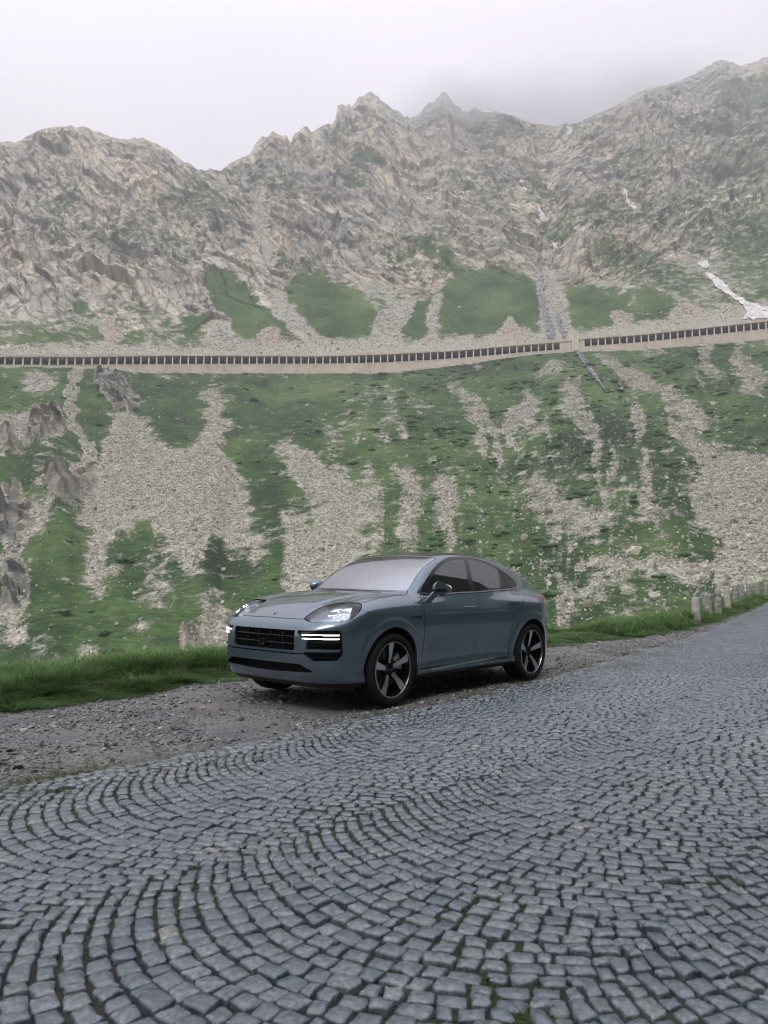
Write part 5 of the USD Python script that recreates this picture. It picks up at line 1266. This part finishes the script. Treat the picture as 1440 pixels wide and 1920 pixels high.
stony = np.clip((0.58 - veg[:-1, :-1]) / 0.32, 0, 1) ** 1.3 * lower[:-1, :-1] * (1 - outc[:-1, :-1])
segr = seg[:-1][:, None]
def pick(weight, n):
    w = (area * weight).ravel(); cdf = np.cumsum(w); i = np.searchsorted(cdf, rng.random(n) * cdf[-1]); r, c = np.divmod(i, NC - 1)
    return c + rng.random(n), r + rng.random(n)
fade = sstep(4.0, 3.92, segr) * vis_c * sstep(1.6, 2.0, segr)
c1, r1 = pick(stony * fade, 78000)
s1 = np.clip(rng.lognormal(-1.62, .55, len(c1)), .10, 1.3) * (1 + .25 * rightish[0, np.clip(c1.astype(int), 0, NC - 1)])
c2, r2 = pick(lower[:-1, :-1] * fade * (0.12 + 1.3 * rightish[:, :-1] * sstep(0.42, 0.60, speck[:-1, :-1]) * sstep(3.6, 2.2, segr)), 21000)
s2 = np.clip(rng.lognormal(-1.45, .5, len(c2)), .13, 1.2)
upw = UPPER[:-1, :-1] * sstep(7.2, 6.1, segr) * (1 - rock[:-1, :-1]) * vis_c * np.clip((0.62 - veg[:-1, :-1]) / .35, 0.03, 1)
c3, r3 = pick(upw, 9000)
s3 = np.clip(rng.lognormal(-0.95, .45, len(c3)), .2, 1.4)
C_, R_ = np.concatenate([c1, c2, c3]), np.concatenate([r1, r2, r3]); S_ = np.concatenate([s1, s2, s3])
pos = surf(C_, R_, 0.0) + np.array([0, 0, 1.0]) * (S_ * .12)[:, None]
scatter('scree_stones', protos, pos, rng.integers(0, 6, len(S_)), quat_rand(rng, len(S_)), S_[:, None] * rng.uniform(.8, 1.2, (len(S_), 3)), kind='stuff')
# boulders one can pick out
BOULDERS = [(1190, 1034, 2.1, 'largest pale boulder low on the right of the slope, above the old track'), (1176, 1042, 1.2, 'pale boulder leaning at the left foot of the largest boulder'), (982, 966, 1.0, 'single pale boulder in the green beds above the car roof'), (985, 1001, 1.15, 'low pale boulder right above the rear end of the car roof'), (1218, 957, 1.5, 'broad flat boulder at the foot of the dark green beds'), (1243, 850, 1.1, 'lone boulder standing on green turf right of the middle'), (252, 1107, .95, 'lone small boulder on dark grass at the left'), (606, 790, 1.0, 'lone boulder on the grass stripe below the gallery'), (1226, 1122, 1.3, 'pale boulder in the stony field behind the first bollards')]
for k, (bx, by, sz, lab) in enumerate(BOULDERS):
    c, r = on_slope([bx], [by]); p = surf(c, r)[0]
    m = rock_proto(520 + k, 26, .75); m = m.subdivide().subdivide(); v = np.array(m.vertices); v *= 1 + 0.16 * (meshkit.fbm(v * 2.2 + k * 7, 3, 5) - .5)[:, None]; v *= sz
    v[:, 2] -= v[:, 2].min() + .55 * sz
    put('boulder', trimesh.Trimesh(v + p + [0, 0, .1 * sz], m.faces, process=False), ROCK, None, False, label=lab, cat='boulder')
# cushions of dwarf shrub
SHRUB = mat('dwarf_shrub', {'oi': ('object_info', {}), 'geo': ('geometry', {}), 'n': ('noise_texture', {'scale': 1.8, 'detail': 4.0, 'roughness': 0.7}), 'r': ('rgb_ramp', {'ramp': [(0.3, (0.030, 0.066, 0.028)), (0.55, (0.052, 0.100, 0.040)), (0.75, (0.085, 0.140, 0.060))]}), 'a': ('math', {'math_type': 'multiply_add', 'value2': 0.25}), 'b': ('bump', {'strength': 1.0, 'distance': 0.3}), 'p': ('principled_bsdf', {'roughness': 0.9, 'specular_ior_level': 0.2})},
    [('geo.position', 'n.vector'), ('oi.random', 'a.value1'), ('n.fac', 'a.value3'), ('a.value', 'r.fac'), ('r.color', 'p.base_color'), ('n.fac', 'b.height'), ('b.normal', 'p.normal')])
def shrub_proto(seed):
    r = np.random.default_rng(seed); parts = []
    for k in range(9):
        m = trimesh.creation.icosphere(1, 1.0); v = np.array(m.vertices); v *= r.uniform(.75, 1.15, (len(v), 1)); v *= r.uniform(.28, .5) * np.array([1.1, 1.1, .8]); v += [r.uniform(-.8, .8), r.uniform(-.6, .6), r.uniform(0, .22)]
        parts.append(trimesh.Trimesh(v, m.faces, process=False))
    return trimesh.util.concatenate(parts)
shr = [(shrub_proto(600 + k), SHRUB, False) for k in range(4)]
sn = fb2(CI / 14, RI / 9, 4, 311)[:-1, :-1]
c4, r4 = pick(np.clip((veg[:-1, :-1] - .5) / .15, 0, 1) * lower[:-1, :-1] * fade * (0.02 + sstep(0.52, 0.64, sn) * (0.04 + rightish[:, :-1])), 800)
s4 = np.clip(rng.lognormal(0.0, .4, len(c4)), .4, 2.4)
pos = surf(c4, r4, -.05)
scatter('dwarf_shrubs', shr, pos, rng.integers(0, 4, len(s4)), quat_yaw(rng.normal(0, .5, len(s4))), s4[:, None] * np.array([1.0, 1.0, .9]) * rng.uniform(.8, 1.2, (len(s4), 3)), kind='stuff')

# ---- gravel
unit = lambda q: q / np.linalg.norm(q, axis=1, keepdims=True)
peb = [(rock_proto(700 + k, 14, .5), PEBBLE, False) for k in range(6)]
def on_shoulder(n, s_lo, s_hi, bias, t_hi=0.1):
    s = s_lo + (s_hi - s_lo) * rng.random(n) ** bias; k = rng.random(n); t = t_hi - k * (t_hi - verge_t(s) + .0)
    x, y = road_pt(s, t); return s, t, x, y
s, t, x, y = on_shoulder(60000, 9.0, 44.0, 2.0)
inv = (np.abs(x) < 0.58 * y + .5); s, t, x, y = s[inv], t[inv], x[inv], y[inv]
clump = fb2(x / .8, y / .8, 3, 321); keep_ = rng.random(len(x)) < sstep(.30, .62, clump) * .9 + .12
s, t, x, y = s[keep_], t[keep_], x[keep_], y[keep_]
sz = np.clip(rng.lognormal(-4.35, .50, len(x)), .006, .06)
pos = np.stack([x, y, shoulder_z(s, t) + sz * .18], 1)
scatter('gravel_stones', peb, pos, rng.integers(0, 6, len(x)), unit(quat_mul(quat_yaw(rng.uniform(0, 6.28, len(x))), quat_rand(rng, len(x)) * [1, .3, .3, .3] + [1.2, 0, 0, 0])), sz[:, None] * rng.uniform(.8, 1.3, (len(x), 3)), kind='stuff')

# ---- grass
def blade_mat(name, lo, hi, tip):
    return mat(name, {'oi': ('object_info', {}), 'g': ('texture_coordinate', {}), 'sx': ('separate_xyz', {}), 'r': ('rgb_ramp', {'ramp': [(0.0, lo), (0.7, hi), (1.0, tip)]}), 'a': ('math', {'math_type': 'multiply_add', 'value2': 0.35}),
        'd': ('principled_bsdf', {'roughness': 0.6, 'specular_ior_level': 0.3}), 't': ('translucent_bsdf', {}), 'm': ('mix_closure', {'fac': 0.3})},
        [('g.object', 'sx.vector'), ('oi.random', 'a.value1'), ('sx.z', 'a.value3'), ('a.value', 'r.fac'), ('r.color', 'd.base_color'), ('r.color', 't.color'), ('d.BSDF', 'm.closure1'), ('t.BSDF', 'm.closure2')], surface='m.closure')
GRASS = blade_mat('verge_grass', (0.038, 0.090, 0.026), (0.092, 0.185, 0.050), (0.165, 0.23, 0.085))
WEED = blade_mat('joint_weed', (0.030, 0.050, 0.014), (0.075, 0.105, 0.026), (0.13, 0.14, 0.05))
STRAW = blade_mat('dry_grass', (0.06, 0.06, 0.025), (0.15, 0.135, 0.07), (0.22, 0.18, 0.12))
def tuft(seed, n, spread, lean, wid, h0, h1):
    r = np.random.default_rng(seed); V_, F_ = [], []
    for k in range(n):
        a = r.uniform(0, 6.283); b = r.normal(0, spread, 2); h = r.uniform(h0, h1); ln = r.uniform(.25, 1.0) * lean; w = wid * r.uniform(.7, 1.3); d = np.array([math.cos(a), math.sin(a)]); sd = np.array([-d[1], d[0]])
        base = len(V_)
        for q_, ws in ((0, 1.0), (.4, .9), (.75, .6)):
            c = b + d * ln * h * q_ ** 2; z = h * (q_ - .25 * ln * q_ ** 2)
            V_ += [[*(c - sd * w * ws / 2), z], [*(c + sd * w * ws / 2), z]]
        c = b + d * ln * h; V_.append([*c, h * (1 - .3 * ln)])
        for i in (0, 2):
            F_ += [[base + i, base + i + 1, base + i + 3], [base + i, base + i + 3, base + i + 2]]
        F_.append([base + 4, base + 5, base + 6])
    return trimesh.Trimesh(np.array(V_), np.array(F_), process=False)
gp = [(tuft(800 + k, 46, .055, .75, .0085, .45, 1.0), GRASS, True) for k in range(4)]
def on_verge(n, edge, inner):
    s = np.concatenate([9 + 12 * rng.random(n // 2), 18 + 42 * rng.random(n - n // 2)]); k = edge + rng.random(n) ** 1.15 * (DROP_W(s) + inner)
    ragged = 0.55 * (fb2(s * 1.3, s * 0 + 2.2, 4, 361) - .5) + rng.normal(0, .05, n)
    k = k + ragged * np.exp(-np.maximum(k, 0) / .35)
    t = verge_t(s) - k + 1.2 * EDGE_JIT(s * 2.3); x, y = road_pt(s, t); inv = (np.abs(x) < .6 * y + .6); return s[inv], t[inv], k[inv], x[inv], y[inv]
s, t, k, x, y = on_verge(10500, -.03, .9)
lump = fb2(x / .9, y / .9, 4, 331)
hgt = (.10 + .20 * sstep(-.05, .7, k)) * rng.uniform(.55, 1.3, len(k)) * (0.30 + 1.5 * sstep(.28, .72, lump)) * np.interp(s, [10, 13, 16, 24, 40], [.72, .68, .58, .90, 1.0])
hgt = np.clip(hgt, .05, .5)
pos = np.stack([x, y, shoulder_z(s, t) - .01], 1)
scatter('verge_grass_blades', gp, pos, rng.integers(0, 4, len(x)), quat_yaw(rng.uniform(0, 6.28, len(x))), np.stack([.55 + 1.1 * hgt, .55 + 1.1 * hgt, hgt], 1), kind='stuff')
sp_ = [(tuft(850 + k_, 7, .03, .35, .005, .6, 1.0), STRAW, True) for k_ in range(3)]
s, t, k, x, y = on_verge(1100, .05, .8); h_ = rng.uniform(.25, .55, len(x)) * (.6 + .5 * sstep(14, 26, s))
scatter('dry_grass_stalks', sp_, np.stack([x, y, shoulder_z(s, t) - .01], 1), rng.integers(0, 3, len(x)), quat_yaw(rng.uniform(0, 6.28, len(x))), np.stack([h_ * 1.6, h_ * 1.6, h_], 1), kind='stuff')
PETAL = mat('white_petal', {'p': ('principled_bsdf', {'base_color': (0.62, 0.62, 0.56), 'roughness': 0.8})})
fl = trimesh.creation.icosphere(0, .016); fl.apply_scale([1, 1, .5])
s, t, k, x, y = on_verge(900, .0, .6); m_ = (s > 24) & (rng.random(len(s)) < .5); s, t, x, y = s[m_], t[m_], x[m_], y[m_]
scatter('white_wildflowers', [(fl, PETAL, False)], np.stack([x, y, shoulder_z(s, t) + rng.uniform(.10, .28, len(s))], 1), np.zeros(len(s)), quat_yaw(rng.uniform(0, 6, len(s))), np.ones((len(s), 3)), kind='stuff')
# weeds along the road's edge and in the joints
wp = [(tuft(900 + k, 22, .045, 1.3, .007, .4, 1.0), WEED, True) for k in range(3)]
n = 260
s = 9.5 + 36 * rng.random(n) ** 1.2; t = rng.normal(.02, .16, n); cl = fb2(s * 1.1, s * 0 + 4, 3, 341); ok_ = (cl > .50) | (rng.random(n) < .12); s, t = s[ok_], t[ok_]
k = order[(rng.random(11000) ** 1.4 * len(order)).astype(int)]; kk = k[(fb2(cx[k] / .9, cy[k] / .9, 3, 351) > .50)]
xj = cx[kk] + RXv[kk, 0] * cob[kk, 4] / 2 + rng.normal(0, .01, len(kk)); yj = cy[kk] + RXv[kk, 1] * cob[kk, 4] / 2 + rng.normal(0, .01, len(kk))
x, y = road_pt(s, t); x, y = np.concatenate([x, xj]), np.concatenate([y, yj]); hh = np.concatenate([rng.uniform(.025, .075, len(s)), rng.uniform(.012, .042, len(kk))])
wd = np.concatenate([rng.uniform(.6, 1.3, len(s)), rng.uniform(.16, .45, len(kk))])
scatter('joint_weeds', wp, np.stack([x, y, -.022 + rise(x, y)], 1), rng.integers(0, 3, len(x)), quat_yaw(rng.uniform(0, 6.28, len(x))), np.stack([wd, wd, hh], 1), kind='stuff')

# ------------------------------------------------------------------ granite bollards
GRANITE = mat('bollard_granite', {'geo': ('texture_coordinate', {}), 'n': ('noise_texture', {'scale': 7.0, 'detail': 6.0, 'roughness': 0.7}), 'n2': ('noise_texture', {'scale': 70.0, 'detail': 3.0}), 'oi': ('object_info', {}),
    'r': ('rgb_ramp', {'ramp': [(0.36, (0.075, 0.075, 0.072)), (0.47, (0.19, 0.187, 0.178)), (0.6, (0.29, 0.283, 0.265)), (0.75, (0.38, 0.37, 0.345))]}), 'b': ('bump', {'strength': 0.6, 'distance': 0.012}), 'p': ('principled_bsdf', {'roughness': 0.9})},
    [('geo.object', 'n.vector'), ('geo.object', 'n2.vector'), ('n.fac', 'r.fac'), ('r.color', 'p.base_color'), ('n2.fac', 'b.height'), ('b.normal', 'p.normal')])
GRANITE_PALE = mat('bollard_pale_granite', {'geo': ('texture_coordinate', {}), 'n': ('noise_texture', {'scale': 5.0, 'detail': 5.0, 'roughness': 0.6}), 'n2': ('noise_texture', {'scale': 90.0, 'detail': 3.0}),
    'r': ('rgb_ramp', {'ramp': [(0.3, (0.22, 0.215, 0.205)), (0.5, (0.34, 0.33, 0.315)), (0.7, (0.43, 0.42, 0.40))]}), 'b': ('bump', {'strength': 0.4, 'distance': 0.01}), 'p': ('principled_bsdf', {'roughness': 0.9})},
    [('geo.object', 'n.vector'), ('geo.object', 'n2.vector'), ('n.fac', 'r.fac'), ('r.color', 'p.base_color'), ('n2.fac', 'b.height'), ('b.normal', 'p.normal')])
BOLL = [  # photo foot, height and width in photo pixels, top shape, lean, label
 (1305.5, 1164, 44, 18.5, 'flat', 0.0, 'nearest pale smooth granite bollard, tapering to a flat top, at the end of the row'),
 (1327, 1152, 40, 19, 'rough', -.05, 'squat dark lichened granite bollard, second in the row from the car'),
 (1347, 1146, 42, 14, 'dome', .02, 'third granite bollard from the car, with a rounded head on a narrower neck'),
 (1364.5, 1134, 34, 13, 'flat', -.02, 'fourth granite bollard from the car, slim and pale, after the round-headed one'),
 (1379, 1130, 33, 11.5, 'flat', .03, 'fifth granite bollard from the car, thin and grey'),
 (1391, 1124, 30.5, 12.5, 'rough', -.03, 'sixth granite bollard from the car, tall and dark at the top'),
 (1405, 1121, 26.5, 10.5, 'flat', .0, 'seventh granite bollard from the car, short and straight'),
 (1421, 1118.5, 25, 10, 'flat', .02, 'eighth granite bollard from the car, slim, last but one before the picture edge'),
 (1437, 1117, 24, 9.5, 'rough', -.02, 'farthest granite bollard, cut by the right edge of the picture')]
BOLL_D = [25.9, 27.6, 29.6, 33.4, 36.6, 39.6, 43.6, 47.4, 51.5]
for k, ((bx, by, hp, wp_, shape, lean, lab), D) in enumerate(zip(BOLL, BOLL_D)):
    u, e = sight(bx, by); yb = D; xb = u * yb; zb = EYE + e * yb
    h, r0 = hp * D / FPX, wp_ * D / FPX / 2 * .90
    prof = {'flat': [(1.0, -.30), (1.0, 0), (.96, .35), (.90, .7), (.85, .94), (.80, .985), (.70, 1.0), (0.001, 1.005)],
            'rough': [(1.05, -.30), (1.05, 0), (1.0, .3), (.97, .6), (.9, .85), (.72, .96), (.45, 1.0), (0.001, 1.01)],
            'dome': [(1.0, -.30), (1.0, 0), (.98, .3), (.95, .52), (.80, .60), (.78, .66), (.92, .72), (.95, .82), (.80, .93), (.5, .985), (0.001, 1.0)]}[shape]
    pr = np.array([(a * r0, b * h) for a, b in prof]); tt = np.linspace(0, 1, 40)
    q_ = np.concatenate([[0], np.cumsum(np.hypot(*np.diff(pr, axis=0).T))]); q_ /= q_[-1]
    pr = np.stack([np.interp(tt, q_, pr[:, 0]), np.interp(tt, q_, pr[:, 1])], 1)
    a = np.linspace(0, 2 * np.pi, 28, endpoint=False)
    v = np.stack([np.outer(pr[:, 0], np.cos(a)), np.outer(pr[:, 0], np.sin(a)), np.repeat(pr[:, 1][:, None], 28, 1)], -1).reshape(-1, 3)
    amp = .16 if shape != 'flat' else .06
    dsp = 1 + amp * (meshkit.fbm(v * 5.5 + k * 11.3, 4, 9) - .5) * 2
    v[:, 0] *= dsp; v[:, 1] *= dsp; v[:, 0] += lean * v[:, 2]
    i = np.arange(40 * 28).reshape(40, 28); f = np.stack([i[:-1], np.roll(i[:-1], -1, 1), np.roll(i[1:], -1, 1), i[1:]], -1).reshape(-1, 4)
    x_ = UsdGeom.Mesh.Get(stage, put('granite_bollard', (v, f), GRANITE_PALE if k in (0, 3) else GRANITE, None, 40, label=lab, cat='bollard', group='granite bollards along the outer road edge').GetPath())
    x_.AddTranslateOp().Set(Gf.Vec3d(float(xb), float(yb), float(zb)))

# ------------------------------------------------------------------ mountain air
AIR = usdkit.material(stage, L + 'mountain_air', {'v': ('principled_volume', {'color': (1.0, 1.0, 1.0), 'density': HAZE_DENSITY, 'anisotropy': 0.55})}, [], surface=None, volume='v.volume')
hb = trimesh.creation.box([3400, 2700, 1300]); hb.apply_translation([0, 650, -48 + 650])
put('haze', hb, AIR, None, False, kind='stuff')

# a bank of thin cloud hanging on the crest right of the two pinnacles
MIST = usdkit.material(stage, L + 'thin_cloud', {'v': ('principled_volume', {'color': (1.0, 1.0, 1.0), 'density': 0.0040, 'anisotropy': 0.45})}, [], surface=None, volume='v.volume')
def mist_bank(px, py, dist_, rx, ry, rz, seed, shells=(1.0, .78, .56, .36)):
    u, e = sight(px, py); c = np.array([u * dist_, dist_, EYE + e * dist_])
    k = dist_ / FPX
    for sc in shells:
        m = trimesh.creation.icosphere(4, 1.0); v = np.array(m.vertices)
        v *= 1 + 0.75 * (meshkit.fbm(v * 1.6 + seed, 3, 5) - .5)[:, None]
        v = v * [rx * k * sc, rz * sc, ry * k * sc] + c
        put('mist', trimesh.Trimesh(v, m.faces, process=False), MIST, None, True, kind='stuff')
mist_bank(1010, 238, 800, 230, 44, 110, 1.0)
mist_bank(1215, 196, 900, 170, 34, 100, 4.0)
mist_bank(835, 232, 800, 130, 36, 90, 7.0)
